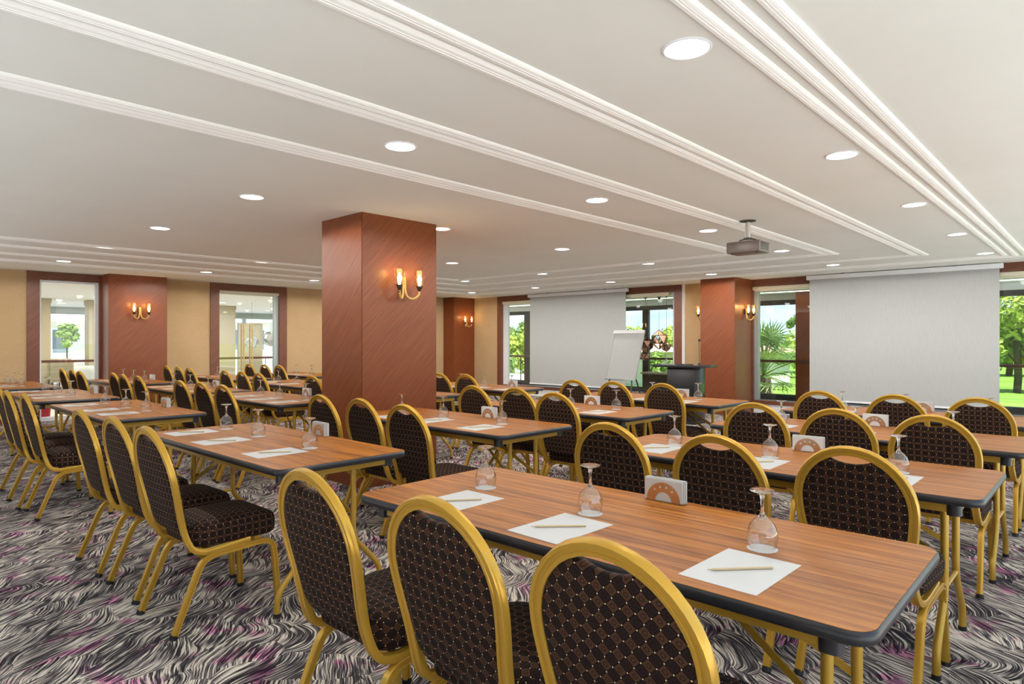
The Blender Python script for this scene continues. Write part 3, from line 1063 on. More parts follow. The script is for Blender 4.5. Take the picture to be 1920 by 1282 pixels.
COLN = {'A': 'rightmost column', 'B': 'second column from the right', 'C': 'third column from the right', 'D': 'fourth column from the right', 'E': 'leftmost column'}
ROWN = {1: 'front row', 2: 'second row', 3: 'third row', 4: 'back row'}
SEAT = ('left', 'middle', 'right')
# table: (x of the right end, y of the near edge, turn); chairs: apparent tops; glasses; napkin holder
TAB = {
 'A1': (-0.352, 1.412, 0.6), 'A2': (-0.352, 2.915, 0.0), 'A3': (-0.33, 4.32, 0.0), 'A4': (-0.33, 5.66, 0.0),
 'B1': (-2.79, 1.408, 0.0), 'B2': (-2.79, 2.88, 0.0), 'B3': (-2.73, 4.22, -0.5), 'B4': (-2.66, 5.60, -0.5),
 'C1': (-5.50, 1.425, 0.0), 'C2': (-5.665, 2.87, 0.0), 'C3': (-5.36, 4.205, 0.0), 'C4': (-5.32, 5.56, 0.0),
 'D1': (-7.72, 1.40, 0.0), 'D2': (-7.66, 2.80, 0.0), 'D3': (-7.62, 4.22, 0.0),
 'E1': (-10.04, 1.36, 0.0), 'E2': (-9.98, 2.76, 0.0), 'E3': (-9.95, 4.22, 0.0), 'E4': (-9.95, 5.62, 0.0)}
CH = {
 'A1': [(-1.815, 1.296), (-1.262, 1.334), (-0.738, 1.336)], 'A2': [(-1.801, 2.879), (-1.223, 2.849), (-0.714, 2.904)],
 'A3': [(-1.704, 4.378), (-1.201, 4.343), (-0.715, 4.340)], 'A4': [(-1.723, 5.739), (-1.189, 5.734), (-0.696, 5.816)],
 'B1': [(-4.406, 1.299), (-3.835, 1.314), (-3.275, 1.300)], 'B2': [(-4.310, 2.800), (-3.820, 2.822), (-3.263, 2.769)],
 'B3': [(-4.223, 4.271), (-3.756, 4.334), (-3.176, 4.151)], 'B4': [(-4.100, 5.600), (-3.640, 5.650), (-3.127, 5.712)],
 'C1': [(-7.050, 1.310), (-6.540, 1.287), (-6.047, 1.319)], 'C2': [(-6.950, 2.751), (-6.480, 2.778), (-5.970, 2.770)],
 'C3': [(-6.789, 4.139), None, None], 'C4': [None, (-6.230, 5.577), (-5.767, 5.608)],
 'D2': [(-9.300, 2.784), (-8.780, 2.749), (-8.262, 2.759)], 'D3': [(-8.948, 4.046), (-8.430, 4.050), (-7.900, 4.030)],
 'E2': [(-11.340, 2.670), (-10.770, 2.667), (-10.216, 2.633)], 'E3': [(-11.491, 4.150), (-10.855, 4.109), (-10.278, 4.066)],
 'E4': [(-11.256, 5.441), (-10.791, 5.502), (-10.340, 5.535)], 'D4': [(-8.825, 5.427), None, None]}
GL = {
 'A1': [(-1.85, 1.82), (-1.31, 1.79), (-0.73, 1.82)], 'A2': [(-1.83, 3.31), (-1.28, 3.29), (-0.71, 3.31)],
 'A3': [(-1.74, 4.68), (-1.23, 4.60), (-0.71, 4.67)], 'A4': [(-1.70, 5.95), (-1.24, 5.98), (-0.69, 6.00)],
 'B1': [(-4.38, 1.85), (-3.89, 1.84), (-3.25, 1.83)], 'B2': [(-4.21, 3.19), (-3.77, 3.25), (-3.20, 3.31)],
 'B3': [None, (-3.57, 4.58), (-3.18, 4.73)], 'B4': [None, (-3.52, 5.90), (-3.10, 6.09)],
 'C1': [(-7.06, 1.83), (-6.44, 1.83), (-6.01, 1.86)], 'C2': [(-6.90, 3.29), (-6.42, 3.27), (-5.97, 3.32)],
 'C4': [(-6.37, 5.80), (-5.98, 5.86), (-5.55, 5.92)],
 'D1': [(-9.44, 1.82), (-8.77, 1.80), (-8.23, 1.81)], 'D2': [(-9.14, 3.17), (-8.69, 3.21), (-8.10, 3.20)],
 'D3': [(-9.05, 4.59), (-8.49, 4.58), None],
 'E1': [(-11.64, 1.79), (-11.02, 1.76), (-10.63, 1.78)], 'E2': [(-11.25, 3.16), (-10.90, 3.20), (-10.57, 3.25)],
 'E3': [None, None, (-11.30, 4.62)], 'E4': [None, (-10.98, 5.92), (-10.62, 6.02)]}
NP = {'A1': (-1.21, 2.12), 'A2': (-1.20, 3.61), 'A3': (-1.22, 5.02), 'A4': (-1.18, 6.35), 'B1': (-3.65, 2.13), 'B2': (-3.55, 3.53), 'B3': (-3.58, 4.92),
      'B4': (-3.40, 6.30), 'C1': (-6.26, 2.10), 'C2': (-6.45, 3.60), 'C4': (-5.78, 6.18), 'D1': (-8.48, 2.08), 'D2': (-8.61, 3.50), 'E2': (-10.92, 3.47)}
rj = random.Random(12)
for key, (xr, yn, turn) in TAB.items():
    c, r = key[0], int(key[1])
    where = '%s, %s' % (ROWN[r], COLN[c])
    place(table0, (xr - TL / 2, yn + TW / 2, 0), R(turn), 'walnut topped folding table with black edge, ' + where)
    for j, p in enumerate(CH.get(key, ())):
        if p is None: continue
        place(chair0, (p[0], p[1], 0), R(rj.uniform(-1.5, 1.5)), 'dotted brown gold framed chair, %s seat, %s' % (SEAT[j], where))
    for j, p in enumerate(GL.get(key, ())):
        if p is None: continue
        place(coaster0, (p[0], p[1], TZ), rj.uniform(0, 1), 'round white paper coaster, %s seat, %s' % (SEAT[j], where))
        place(glass0, (p[0], p[1], TZ + 0.0012), rj.uniform(0, 1), 'upturned clear wine glass, %s seat, %s' % (SEAT[j], where))
        px, py = p[0] + rj.uniform(-0.02, 0.04), yn + 0.205 + rj.uniform(-0.015, 0.02)
        if key == 'A1':
            px, py = ((-1.77, 1.60), (-1.28, 1.593), (-0.703, 1.615))[j]
        pr = R(rj.uniform(-3, 3)) if key != 'A1' else R((0.5, -1.5, -1.0)[j])
        place(paper0, (px, py, TZ), pr, 'blank white paper sheet, %s seat, %s' % (SEAT[j], where))
        place(pencil0, (px - 0.005 + rj.uniform(-0.012, 0.012), py - 0.005, TZ + 0.0009), R(52 + rj.uniform(-9, 6)), 'natural wood pencil on the sheet, %s seat, %s' % (SEAT[j], where))
    if key in NP:
        p = NP[key]
        place(nap0, (p[0], p[1], TZ), R(rj.uniform(-4, 6)), 'half round napkin holder, ' + where)

# ------------------------------------------------------------------ downlights
LX = [(-1.25, 'first'), (-3.13, 'second'), (-5.10, 'third'), (-7.19, 'fourth'), (-9.15, 'fifth'), (-11.14, 'sixth')]
LY = [(2.36, 'nearest the camera'), (4.37, 'second from the camera'), (6.37, 'third from the camera'), (8.43, 'fourth from the camera'), (10.50, 'along the windows')]
dl_mesh = None
for i, (x, xn) in enumerate(LX):
    for j, (y, yn) in enumerate(LY):
        t = thing('ceiling_downlight', 'round white ceiling downlight, %s line from the right, %s' % (xn, yn), 'ceiling light', (x, y, HC), 0, 'round downlights in the ceiling')
        if dl_mesh is None:
            a = MB().lathe([(0.098, 0.0), (0.098, -0.004), (0.092, -0.007), (0.087, -0.005), (0.087, 0.0)], 36).build('trim_ring', M['white_metal'], t, smooth=40)
            b = MB().lathe([(0.0865, -0.001), (0.0865, -0.004), (0.05, -0.006), (0.001, -0.007)], 36).build('diffuser', M['lamp_disc'], t, smooth=40)
            dl_mesh = (a.data, b.data)
        else:
            for nm, me in zip(('trim_ring', 'diffuser'), dl_mesh):
                q = bpy.data.objects.new(nm, me); COL.objects.link(q); q.parent = t
        ld = bpy.data.lights.new('downlight_lamp', 'SPOT')          # opal dome: even light over the whole lower half
        ld.spot_size = R(176); ld.spot_blend = 0.12; ld.shadow_soft_size = 0.07; ld.energy = DOWNLIGHT_W; ld.color = (1.0, 0.985, 0.945)
        lo = bpy.data.objects.new('downlight_lamp', ld); COL.objects.link(lo)
        lo.parent = t; lo.location = (0, 0, -0.012)

# ------------------------------------------------------------------ wall sconces
def make_sconce(loc, rz, label):
    """built facing +X; the wall is at x = 0"""
    t = thing('wall_sconce', label, 'wall light', loc, rz, 'two armed brass wall sconces')
    b = MB(); b.box(0.0, -0.03, -0.045, 0.03, 0.03, 0.055); b.build('back_plate', M['bronze'], t, bevel=0.006)
    for s in (-1, 1):
        d = Vector((0.62, 0.78 * s, 0)).normalized()
        def P(r, z): return (0.03 + d.x * r, d.y * r, z)
        pts = [P(0.008, 0.06), P(0.012, 0.0), P(0.016, -0.07), P(0.035, -0.122), P(0.075, -0.145), P(0.115, -0.135), P(0.143, -0.105), P(0.15, -0.075)]
        b = MB(); b.tube(catmull(pts, 4), 0.0115, 10); arm = b.build('arm', M['brass_arm'], t, smooth=45)
        c = P(0.15, 0)
        b = MB(); b.lathe([(0.010, -0.095), (0.011, -0.068), (0.020, -0.055), (0.031, -0.030), (0.031, -0.026), (0.001, -0.022)], 16, (c[0], c[1], 0)); b.build('cup', M['bronze'], arm, smooth=45)
        b = MB(); b.lathe([(0.012, -0.024), (0.045, -0.025), (0.048, -0.018), (0.048, 0.126), (0.046, 0.132)], 24, (c[0], c[1], 0)); b.build('glass_shade', M['shade_glass'], arm, smooth=60)
        b = MB(); b.lathe([(0.010, -0.022), (0.012, 0.0), (0.021, 0.025), (0.023, 0.042), (0.016, 0.070), (0.002, 0.092)], 14, (c[0], c[1], 0)); b.build('bulb', M['bulb'], arm, smooth=60)
        ld = bpy.data.lights.new('sconce_lamp', 'POINT'); ld.energy = SCONCE_W; ld.color = (1.0, 0.74, 0.42); ld.shadow_soft_size = 0.03
        lo = bpy.data.objects.new('sconce_lamp', ld); COL.objects.link(lo); lo.parent = t; lo.location = (c[0] + 0.0, c[1], 0.10)
    return t
ZS = 1.885
make_sconce((-4.962, 3.755, ZS), 0, 'two armed brass wall sconce on the free standing centre pillar')
make_sconce((-12.62, 3.80, ZS), 0, 'two armed brass wall sconce on the left wall pilaster')
make_sconce((-12.63, 11.66, ZS), 0, 'two armed brass wall sconce on the far corner pilaster')
make_sconce((-5.0, 11.64, ZS), 0, 'two armed brass wall sconce beside the window on the back pillar')
make_sconce((-5.67, 11.50, ZS), PI, 'two armed brass wall sconce half hidden behind the back pillar')

# ------------------------------------------------------------------ projection screens
def make_screen_thing(x0, x1, zb, label):
    t = thing('projection_screen', label, 'screen', ((x0 + x1) / 2, 11.88, HC), 0, 'roll down projection screens')
    w = (x1 - x0) / 2
    MB().box(-w - 0.045, -0.045, -0.085, w + 0.045, 0.045, -0.012).build('housing', M['white_metal'], t, bevel=0.006)
    MB().box(-w, -0.004, zb - HC, w, 0.0, -0.085).build('fabric', M['screen'], t)
    MB().box(-w - 0.01, -0.014, zb - HC - 0.03, w + 0.01, 0.010, zb - HC).build('weight_bar', M['white_metal'], t)
    for s in (-1, 1):
        MB().box(s * w * 0.6 - 0.02, -0.02, -0.014, s * w * 0.6 + 0.02, 0.02, 0.0).build('ceiling_bracket', M['dark_steel'], t)
make_screen_thing(-10.52, -7.74, 0.33, 'large white projection screen hanging beside the flip chart')
make_screen_thing(-3.925, -1.237, 0.33, 'large white projection screen hanging in front of the rightmost window')

# roller blind cassettes
def blind(x0, x1, y, z, label, axis='x'):
    t = thing('roller_blind', label, 'blind', (0, 0, 0))
    if axis == 'x':
        MB().box(x0, y - 0.035, z - 0.065, x1, y + 0.035, z).build('cassette', M['cream_alu'], t, bevel=0.008)
        MB().box(x0 + 0.03, y - 0.01, z - 0.085, x1 - 0.03, y + 0.005, z - 0.065).build('hem_bar', M['cream_alu'], t)
    else:
        MB().box(y - 0.035, x0, z - 0.055, y + 0.035, x1, z).build('cassette', M['cream_alu'], t, bevel=0.008)
        MB().box(y - 0.01, x0 + 0.03, z - 0.075, y + 0.005, x1 - 0.03, z - 0.055).build('hem_bar', M['cream_alu'], t)
blind(-11.56, -6.75, YB + 0.0, 2.368, 'rolled up cream blind across the window behind the flip chart')
blind(-4.99, X_OPEN, YB + 0.0, 2.368, 'rolled up cream blind across the rightmost window')
blind(5.37, 6.62, XL + 0.0, 2.366, 'rolled up cream blind above the glass double door', 'y')

# ------------------------------------------------------------------ projector on its ceiling mount
t = thing('projector', 'dark grey video projector on a white ceiling pole', 'projector', (-2.60, 6.13, HC))
MB().lathe([(0.001, 0.0), (0.075, 0.0), (0.075, -0.006), (0.03, -0.016), (0.001, -0.016)], 24).build('ceiling_flange', M['dark_steel'], t, smooth=40)
MB().tube([(0, 0, -0.012), (0, 0, -0.165)], 0.024, 14).build('pole', M['beige_plastic'], t, smooth=40)
o = MB(); o.tube([(-0.10, -0.02, -0.215), (-0.07, -0.015, -0.185), (0, 0, -0.17), (0.07, 0.015, -0.185), (0.10, 0.02, -0.21)], 0.006, 8); o.box(-0.03, -0.03, -0.18, 0.03, 0.03, -0.165)
o.build('mount_arm', M['dark_steel'], t)
bd = MB().box(-0.165, -0.125, -0.318, 0.165, 0.125, -0.208).build('body', M['plastic'], t, bevel=0.014)
MB().lathe([(0.03, 0), (0.034, 0.012), (0.026, 0.014), (0.001, 0.008)], 18).build('lens', M['lacquer'], bd, smooth=50)
bpy.data.objects['lens'].location = (0.08, 0.125, -0.262); bpy.data.objects['lens'].rotation_euler = (R(-90), 0, 0)
o = MB()
for i in range(6):
    o.box(0.164, -0.09 + i * 0.032, -0.30, 0.168, -0.075 + i * 0.032, -0.225)
o.build('side_grille', M['lacquer'], bd)
for sx in (-0.12, 0.12):
    MB().tube([(sx, -0.08, -0.318), (sx, -0.08, -0.326)], 0.010, 10).build('foot', M['rubber'], bd)

# ------------------------------------------------------------------ lectern with microphone and glass
t = thing('lectern', 'black lacquered lectern with a wide flat top by the back pillar', 'lectern', (-5.175, 9.74, 0))
MB().box(-0.245, -0.19, 0.0, 0.245, 0.19, 0.915).build('body', M['lacquer'], t, bevel=0.006)
MB().box(-0.27, -0.215, 0.0, 0.27, 0.215, 0.04).build('plinth', M['lacquer'], t, bevel=0.006)
MB().box(-0.44, -0.33, 0.915, 0.42, 0.27, 0.957).build('top', M['lacquer'], t, bevel=0.008)
mic = thing('microphone', 'slim gooseneck microphone standing on the lectern top', 'microphone', (-5.0, 9.86, 0.957))
MB().lathe([(0.035, 0), (0.035, 0.012), (0.008, 0.03), (0.001, 0.03)], 16).build('base', M['dark_steel'], mic, smooth=40)
MB().tube([(0, 0, 0.02), (0, 0, 0.2), (0, -0.01, 0.38)], 0.005, 8).build('gooseneck', M['dark_steel'], mic, smooth=40)
MB().lathe([(0.001, 0.375), (0.014, 0.38), (0.019, 0.40), (0.014, 0.42), (0.001, 0.425)], 14).build('head', M['rubber'], mic, smooth=50)
g = copy_tree(glass0, KM); g.location = (-5.46, 9.60, 0.9582); g.rotation_euler = (0, 0, 0); g['label'] = 'upturned wine glass standing on the black lectern'
cc = coaster0.copy(); COL.objects.link(cc); cc.location = (-5.46, 9.60, 0.957); cc['label'] = 'round white coaster under the glass on the lectern'
bk = thing('notebook', 'dark notebook lying on the lectern top', 'notebook', (-5.12, 9.66, 0.957), R(8))
MB().box(-0.15, -0.11, 0, 0.15, 0.11, 0.012).build('cover', M['lacquer'], bk, bevel=0.002)
MB().box(-0.146, -0.106, 0.002, 0.152, 0.106, 0.010).build('pages', M['paper'], bk)

# ------------------------------------------------------------------ flip chart
t = thing('flip_chart', 'blank white flip chart on a tripod in front of the window', 'flip chart', (-6.76, 10.30, 0), R(-8))
tilt = Matrix.Rotation(R(-16), 4, 'X')
def tilted(mb):
    mb.v = [tilt @ v + Vector((0, -0.10, 0.64)) for v in mb.v]
    return mb
tilted(MB().box(-0.35, 0.0, 0.0, 0.35, 0.02, 0.92)).build('board', M['screen'], t)
o = MB(); o.box(-0.365, -0.006, -0.012, -0.35, 0.026, 0.93); o.box(0.35, -0.006, -0.012, 0.365, 0.026, 0.93); o.box(-0.365, -0.006, -0.02, 0.365, 0.026, 0.0)
tilted(o).build('board_frame', M['grey_alu'], t)
tilted(MB().box(-0.365, -0.03, 0.88, 0.365, 0.03, 0.945)).build('clamp_bar', M['white_metal'], t)
tilted(MB().box(-0.33, -0.075, -0.03, 0.10, 0.0, -0.015)).build('pen_tray', M['grey_alu'], t)
for a, b in (((-0.25, -0.06, 0.7), (-0.42, -0.30, 0)), ((0.25, -0.06, 0.7), (0.42, -0.30, 0)), ((0.0, 0.10, 1.2), (0.0, 0.62, 0))):
    lg = MB().tube([a, b], 0.014, 10).build('leg', M['dark_steel'], t, smooth=40)
    MB().tube([(b[0], b[1], 0), (b[0], b[1], 0.03)], 0.018, 10).build('foot_cap', M['rubber'], lg, smooth=40)

# ------------------------------------------------------------------ faceted pendants on the terrace
def pendant(x, y, z, r, label, seed):
    rnd = random.Random(seed)
    t = thing('pendant_lamp', label, 'pendant lamp', (x, y, z), rnd.uniform(0, 1), 'faceted copper pendants on the terrace')
    bm = bmesh.new(); bmesh.ops.create_icosphere(bm, subdivisions=1, radius=r)
    for v in bm.verts:
        v.co *= rnd.uniform(0.86, 1.12)
    edges = [(e.verts[0].co.copy(), e.verts[1].co.copy()) for e in bm.edges]
    drop = [f for k, f in enumerate(bm.faces) if rnd.random() < 0.3]
    bmesh.ops.delete(bm, geom=drop, context='FACES')
    me = bpy.data.meshes.new('facets'); bm.to_mesh(me); bm.free(); me.materials.append(M['copper_leaf'])
    q = bpy.data.objects.new('facets', me); COL.objects.link(q); q.parent = t
    o = MB()
    for a, b in edges:
        o.tube([a, b], 0.006, 5)
    o.build('wire_cage', M['bronze'], t)
    MB().tube([(0, 0, r * 0.9), (0, 0, 2.42 - z)], 0.003, 6).build('cord', M['bronze'], t)
    MB().lathe([(0.001, 2.42 - z), (0.05, 2.42 - z), (0.05, 2.40 - z), (0.006, 2.33 - z), (0.001, 2.33 - z)], 14).build('ceiling_cap', M['bronze'], t, smooth=40)
    MB().lathe([(0.001, -0.05), (0.03, -0.03), (0.035, 0.0), (0.02, 0.04), (0.001, 0.05)], 12).build('bulb', M['napkin'], t, smooth=60)
pendant(-7.93, 13.60, 1.39, 0.22, 'largest faceted copper pendant, above the handrail', 1)
pendant(-7.81, 12.85, 1.28, 0.18, 'pinkish faceted copper pendant just beside the flip chart board', 2)
pendant(-7.42, 13.05, 1.22, 0.11, 'small pale faceted pendant at the largest pendant’s side', 3)
pendant(-8.12, 13.30, 1.00, 0.12, 'lowest dark faceted pendant hanging beside the flip chart', 5)

sb = thing('sideboard', 'low dark sideboard with a pale top out on the terrace', 'sideboard', (-8.35, 13.9, -0.01))
MB().box(-0.1, -0.2, 0.0, 1.2, 0.2, 0.56).build('carcass', M['bronze'], sb)
MB().box(-0.14, -0.24, 0.56, 1.24, 0.24, 0.60).build('top', M['beige_stone'], sb)

# ------------------------------------------------------------------ added lobby fill and terrace lighting
for i, x in enumerate((-15.0, -18.0, -21.5)):  # fill lamps added to brighten the lobby
    for j, y in enumerate((1.5, 4.5, 7.5, 10.5)):
        t = thing('lobby_fill_light', 'added lobby fill light, %s line beyond the left wall, %s from the camera side' % (('first', 'second', 'third')[i], ('first', 'second', 'third', 'fourth')[j]), 'ceiling light', (x, y, 2.42), 0, 'fill lights added to the lobby ceiling')
        for nm, me in zip(('trim_ring', 'diffuser'), dl_mesh):
            q = bpy.data.objects.new(nm, me); COL.objects.link(q); q.parent = t
        ld = bpy.data.lights.new('lobby_fill_lamp', 'AREA'); ld.shape = 'DISK'; ld.size = 0.16; ld.energy = LOBBY_FILL_W; ld.color = (1.0, 0.96, 0.90)
        lo = bpy.data.objects.new('lobby_fill_lamp', ld); COL.objects.link(lo); lo.parent = t; lo.location = (0, 0, -0.010)
t = thing('light_strip', 'long warm white light strip in the terrace ceiling', 'ceiling light', (-6.0, 14.10, 2.419))
MB().box(-9.0, -0.20, -0.015, 8.0, -0.17, 0.0).build('strip_edge', M['plaster'], t)
MB().box(-9.0, -0.17, -0.008, 8.0, 0.17, 0.0).build('diffuser', M['cove'], t)

# ------------------------------------------------------------------ lobby furnishings
rb = thing('waste_bin', 'red plastic bin standing behind the glass of the left window', 'bin', (-13.62, 2.60, -0.005))
MB().lathe([(0.001, 0.0), (0.085, 0.0), (0.105, 0.26), (0.11, 0.26), (0.11, 0.275), (0.098, 0.275), (0.08, 0.01), (0.001, 0.01)], 20).build('bucket', M['red'], rb, smooth=40)
MB().tube([(0.105, 0, 0.25), (0.08, 0, 0.36), (0, 0, 0.40), (-0.08, 0, 0.36), (-0.105, 0, 0.25)], 0.006, 6).build('handle', M['rubber'], rb, smooth=40)

def cloth_table(x, y, label):
    t = thing('dining_table', label, 'table', (x, y, -0.005), 0, 'cloth covered tables in the lobby')
    MB().tube([(0, 0, 0), (0, 0, 0.72)], 0.04, 10).build('pedestal', M['dark_steel'], t, smooth=40)
    n = 40
    v, f = [], []
    for j, (r, z) in enumerate(((0.02, 0.755), (0.50, 0.752), (0.52, 0.735), (0.54, 0.60), (0.57, 0.42))):
        for i in range(n):
            a = 2 * PI * i / n
            rr = r + (0.022 * math.sin(8 * a) * max(0, j - 1) / 3)
            v.append((rr * math.cos(a), rr * math.sin(a), z))
    for j in range(4):
        for i in range(n):
            d = (i + 1) % n
            f.append((j * n + i, j * n + d, (j + 1) * n + d, (j + 1) * n + i))
    f.append(tuple(range(n - 1, -1, -1)))
    mesh_obj('tablecloth', v, f, M['cloth'], t, smooth=True)
cloth_table(-18.2, 4.30, 'round white clothed table between the two stone columns in the lobby')
cloth_table(-21.6, 4.6, 'round white clothed table near the lobby glazing')

def lobby_chair(x, y, rz, label):
    t = thing('lobby_chair', label, 'chair', (x, y, -0.005), rz, 'grey chairs in the lobby')
    MB().box(-0.22, -0.22, 0.42, 0.22, 0.22, 0.48).build('seat', M['beige_stone'], t, bevel=0.015)
    MB().box(-0.22, -0.24, 0.48, 0.22, -0.19, 0.92).build('backrest', M['beige_stone'], t, bevel=0.015)
    for sx in (-0.19, 0.19):
        for sy in (-0.2, 0.19):
            MB().tube([(sx, sy, 0), (sx, sy, 0.43)], 0.016, 8).build('leg', M['dark_steel'], t, smooth=40)
lobby_chair(-17.5, 3.75, R(60), 'beige chair in front of the clothed table in the lobby')
lobby_chair(-17.6, 4.95, R(120), 'beige chair to the right of the clothed table in the lobby')
lobby_chair(-19.05, 3.95, R(250), 'beige chair behind the clothed table in the lobby')

def paper_flower(x, y, z, r, label, seed):
    rnd = random.Random(seed)
    t = thing('pendant_lamp', label, 'pendant lamp', (x, y, z), 0, 'white pendants in the lobby')
    v, f = [], []
    for k in range(46):
        d = Vector((rnd.gauss(0, 1), rnd.gauss(0, 1), rnd.gauss(0, 1))).normalized()
        a = d.orthogonal().normalized(); b = d.cross(a)
        c = d * r * rnd.uniform(0.7, 1.0); s = r * 0.42
        n = len(v)
        v += [c - a * s, c + b * s + d * s * 0.3, c + a * s, c - b * s + d * s * 0.3]
        f.append((n, n + 1, n + 2, n + 3))
    mesh_obj('petal_shade', v, f, M['napkin'], t)
    MB().tube([(0, 0, 0), (0, 0, 2.42 - z)], 0.003, 6).build('cord', M['dark_steel'], t)
paper_flower(-17.4, 8.05, 1.32, 0.17, 'white petal pendant seen between the door pulls', 1)
paper_flower(-17.6, 8.70, 1.42, 0.20, 'larger white petal pendant seen through the door’s right leaf', 2)

# ------------------------------------------------------------------ buildings outside
def building(name, x0, y0, x1, y1, h, face, floors, cols, label, wall, roof=None):
    t = thing(name, label, 'building', (0, 0, 0))
    MB().box(x0, y0, -0.4, x1, y1, h).build('wall', wall, t)
    fh = h / floors
    for i in range(floors):
        for j in range(cols):
            zc = (i + 0.5) * fh
            if face == 'x':
                w = (y1 - y0) / cols; yc = y0 + (j + 0.5) * w
                fr = MB().box(x1 - 0.02, yc - w * 0.25, zc - fh * 0.3, x1 + 0.06, yc + w * 0.25, zc + fh * 0.3).build('window', M['white_metal'], t)
                MB().box(x1 + 0.05, yc - w * 0.21, zc - fh * 0.26, x1 + 0.075, yc + w * 0.21, zc + fh * 0.26).build('pane', M['shade_grey'], fr)
            else:
                w = (x1 - x0) / cols; xc = x0 + (j + 0.5) * w
                fr = MB().box(xc - w * 0.25, y0 - 0.06, zc - fh * 0.3, xc + w * 0.25, y0 + 0.02, zc + fh * 0.3).build('window', M['white_metal'], t)
                MB().box(xc - w * 0.21, y0 - 0.075, zc - fh * 0.26, xc + w * 0.21, y0 - 0.05, zc + fh * 0.26).build('pane', M['shade_grey'], fr)
        if face == 'x' and i:
            MB().box(x1, y0, i * fh - 0.12, x1 + 0.9, y1, i * fh + 0.05).build('balcony', wall, t)
    if roof:
        rx0, rx1, ry0, ry1 = x0 - 0.4, x1 + 0.4, y0 - 0.4, y1 + 0.4
        ym = (ry0 + ry1) / 2
        v = [(rx0, ry0, h), (rx1, ry0, h), (rx1, ry1, h), (rx0, ry1, h), (rx0 + 0.9, ym, h + 0.32), (rx1 - 0.9, ym, h + 0.32)]
        mesh_obj('roof', v, [(0, 1, 5, 4), (1, 2, 5), (2, 3, 4, 5), (3, 0, 4), (3, 2, 1, 0)], roof, t)
    return t
building('apartment_block', -62, 3, -48, 15, 11, 'x', 4, 6, 'pale apartment block with balconies beyond the lobby glazing', M['render_wall'])
building('apartment_block', -64, 17, -50, 40, 12, 'x', 4, 12, 'paler long apartment block farther along the street', M['render_wall'])
building('garden_house', -11.0, 23.6, -9.2, 25.6, 0.95, 'y', 1, 3, 'low white house with a pink roof beyond the palm', M['render_wall'], M['roof_pink'])
building('garden_house', -14.0, 21.5, -12.6, 23.0, 0.95, 'y', 1, 2, 'low pale house with a pink roof behind the flip chart', M['render_wall'], M['roof_pink'])

# ------------------------------------------------------------------ trees and palms
def tree(x, y, h, cr, ch, mat, label, seed, leaf=0.16, n=2600, trunk_h=None, clumps=12, gz=-0.35, group='trees in the garden'):
    rnd = random.Random(seed)
    t = thing('tree', label, 'tree', (x, y, gz), 0, group)
    th = trunk_h if trunk_h is not None else h * 0.3
    o = MB(); o.sweep([(0, 0, 0), (0.03, 0.02, th * 0.5), (0.0, 0.0, th + ch * 0.4)], [(0.13 * cr / 2 * math.cos(R(45 * i)), 0.13 * cr / 2 * math.sin(R(45 * i))) for i in range(8)])
    for k in range(4):
        a = rnd.uniform(0, 6.28)
        o.tube([(0, 0, th * 0.95), (math.cos(a) * cr * 0.55, math.sin(a) * cr * 0.55, th + ch * 0.5)], 0.035 * cr / 2, 6)
    o.build('trunk', M['bark'], t, smooth=50)
    cl = []
    for k in range(clumps):
        a = rnd.uniform(0, 6.28); rr = cr * math.sqrt(rnd.random()) * 0.72
        cl.append((rr * math.cos(a), rr * math.sin(a), th + ch * rnd.uniform(0.18, 0.86), cr * rnd.uniform(0.30, 0.52)))
    v, f = [], []
    for k in range(n):
        cx, cy, cz, r = cl[rnd.randrange(clumps)]
        d = Vector((rnd.gauss(0, 1), rnd.gauss(0, 1), rnd.gauss(0, 1))).normalized()
        p = Vector((cx, cy, cz)) + d * r * rnd.uniform(0.55, 1.0) * Vector((1, 1, 0.85)).length / 1.65
        nn = (d + Vector((rnd.gauss(0, .5), rnd.gauss(0, .5), rnd.gauss(0, .5) + 0.4))).normalized()
        a = nn.orthogonal().normalized(); a.rotate(Matrix.Rotation(rnd.uniform(0, 6.28), 3, nn)); b = nn.cross(a)
        s = leaf * rnd.uniform(0.6, 1.3)
        q = len(v)
        v += [p - a * s, p + b * s * 0.5, p + a * s, p - b * s * 0.5]
        f.append((q, q + 1, q + 2, q + 3))
    mesh_obj('crown', v, f, M[mat], t)
    return t
# seen right of the rightmost screen
tree(-2.35, 27.0, 3.4, 1.7, 2.3, 'leaf_lime', 'lime green garden tree with a bare trunk right of the rightmost screen', 11, 0.13, 5200, 1.0, 18)
tree(-3.80, 40.0, 3.2, 2.2, 2.2, 'leaf_green', 'mid green tree farther out past the lime tree', 12, 0.2, 3600, 0.7, 16)
# seen past the back pillar
tree(-12.2, 28.6, 2.4, 1.2, 1.9, 'leaf_green', 'green tree standing behind the palm', 21, 0.13, 4200, 0.4, 16)
tree(-10.2, 31.5, 2.4, 1.2, 2.1, 'leaf_lime', 'yellow green tree behind the palm’s right side', 22, 0.13, 4200, 0.3, 16)
tree(-7.75, 22.4, 2.7, 0.45, 0.8, 'leaf_green', 'thin high branch tree beside the terrace pillar', 23, 0.08, 420, 1.95, 7)
# seen behind the flip chart
tree(-17.2, 26.5, 2.5, 1.2, 2.1, 'leaf_lime', 'yellow green tree beside the terrace mullion behind the flip chart', 31, 0.12, 4200, 0.25, 16)
tree(-14.6, 27.5, 2.5, 1.25, 2.1, 'leaf_lime', 'yellow green tree behind the largest pendant', 32, 0.12, 4200, 0.3, 16)
tree(-11.55, 20.3, 1.3, 0.7, 1.2, 'leaf_green', 'round green bush behind the lectern', 33, 0.09, 2400, 0.1, 12)
tree(-15.4, 23.2, 1.1, 0.8, 1.0, 'leaf_deep', 'deep green bush below the handrail behind the flip chart', 34, 0.1, 2400, 0.1, 12)
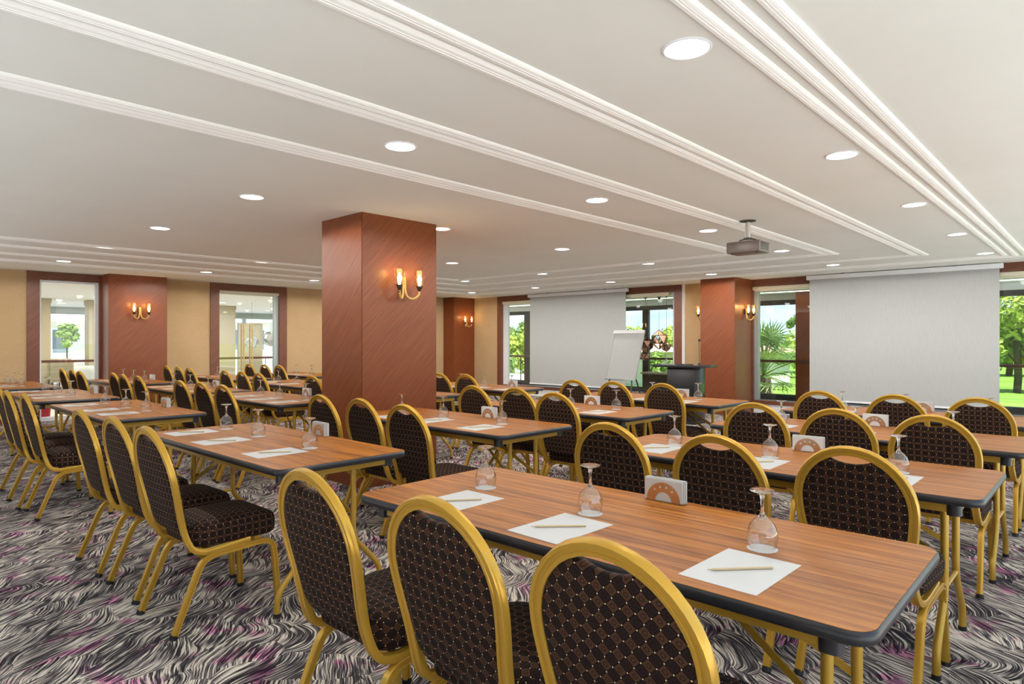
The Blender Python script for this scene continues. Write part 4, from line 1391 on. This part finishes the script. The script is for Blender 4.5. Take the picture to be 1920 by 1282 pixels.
# seen at the far corner window
tree(-22.9, 24.5, 2.2, 1.1, 2.0, 'leaf_lime', 'clipped lime green tree outside the far corner window', 41, 0.11, 4600, 0.2, 16)
tree(-20.3, 21.0, 1.2, 0.8, 1.1, 'leaf_green', 'green bush low outside the far corner window', 42, 0.1, 2800, 0.1, 12)
tree(-26.4, 28.5, 2.8, 1.1, 2.3, 'leaf_green', 'tall green tree beyond the lime tree at the far corner', 43, 0.13, 3600, 0.6, 14)
# street trees beyond the lobby
tree(-40, 8.6, 2.3, 0.55, 1.2, 'leaf_green', 'small street tree in front of the apartment block', 51, 0.12, 700, 1.1, 9, -0.06)

def palm(x, y, label, seed, gz=-0.35):
    rnd = random.Random(seed)
    t = thing('palm', label, 'palm', (x, y, gz), 0)
    MB().lathe([(0.001, 0.0), (0.30, 0.0), (0.26, 0.35), (0.20, 0.75), (0.001, 0.8)], 14).build('trunk', M['bark'], t, smooth=30)
    for k in range(26):
        az = rnd.uniform(0, 6.28)
        el = R(rnd.choice((82, 74, 62, 50, 36, 20, 4, -12)) + rnd.uniform(-6, 6))
        stem_l = rnd.uniform(0.75, 1.05)
        d = Vector((math.cos(az) * math.cos(el), math.sin(az) * math.cos(el), math.sin(el)))
        o0 = Vector((0, 0, 0.75)); hub = o0 + d * stem_l
        side = d.cross(Vector((0, 0, 1)));
        side = side.normalized() if side.length > 0.05 else Vector((1, 0, 0))
        up = side.cross(d).normalized()
        b = MB(); b.tube([o0, o0 + d * stem_l * 0.5 + up * 0.03, hub], 0.014, 5)
        for j in range(19):
            a = R(-115 + 230 * j / 18)
            fd = (d * math.cos(a) + side * math.sin(a)).normalized()
            ln = (0.72 - 0.18 * abs(j - 9) / 9) * rnd.uniform(0.9, 1.1)
            tip = hub + fd * ln + Vector((0, 0, -0.16 * ln)) + up * 0.02
            mid = hub + fd * ln * 0.55
            w = fd.cross(up).normalized() * 0.024
            b.add([hub, mid - w, tip, mid + w, mid + up * 0.012], [(0, 1, 4), (1, 2, 4), (2, 3, 4), (3, 0, 4)])
        b.build('frond', M['leaf_palm'], t)
    return t
palm(-7.05, 17.6, 'fan palm with upright fronds just outside the terrace glazing', 5)
palm(-4.9, 20.2, 'second fan palm half hidden behind the terrace pillar', 6)
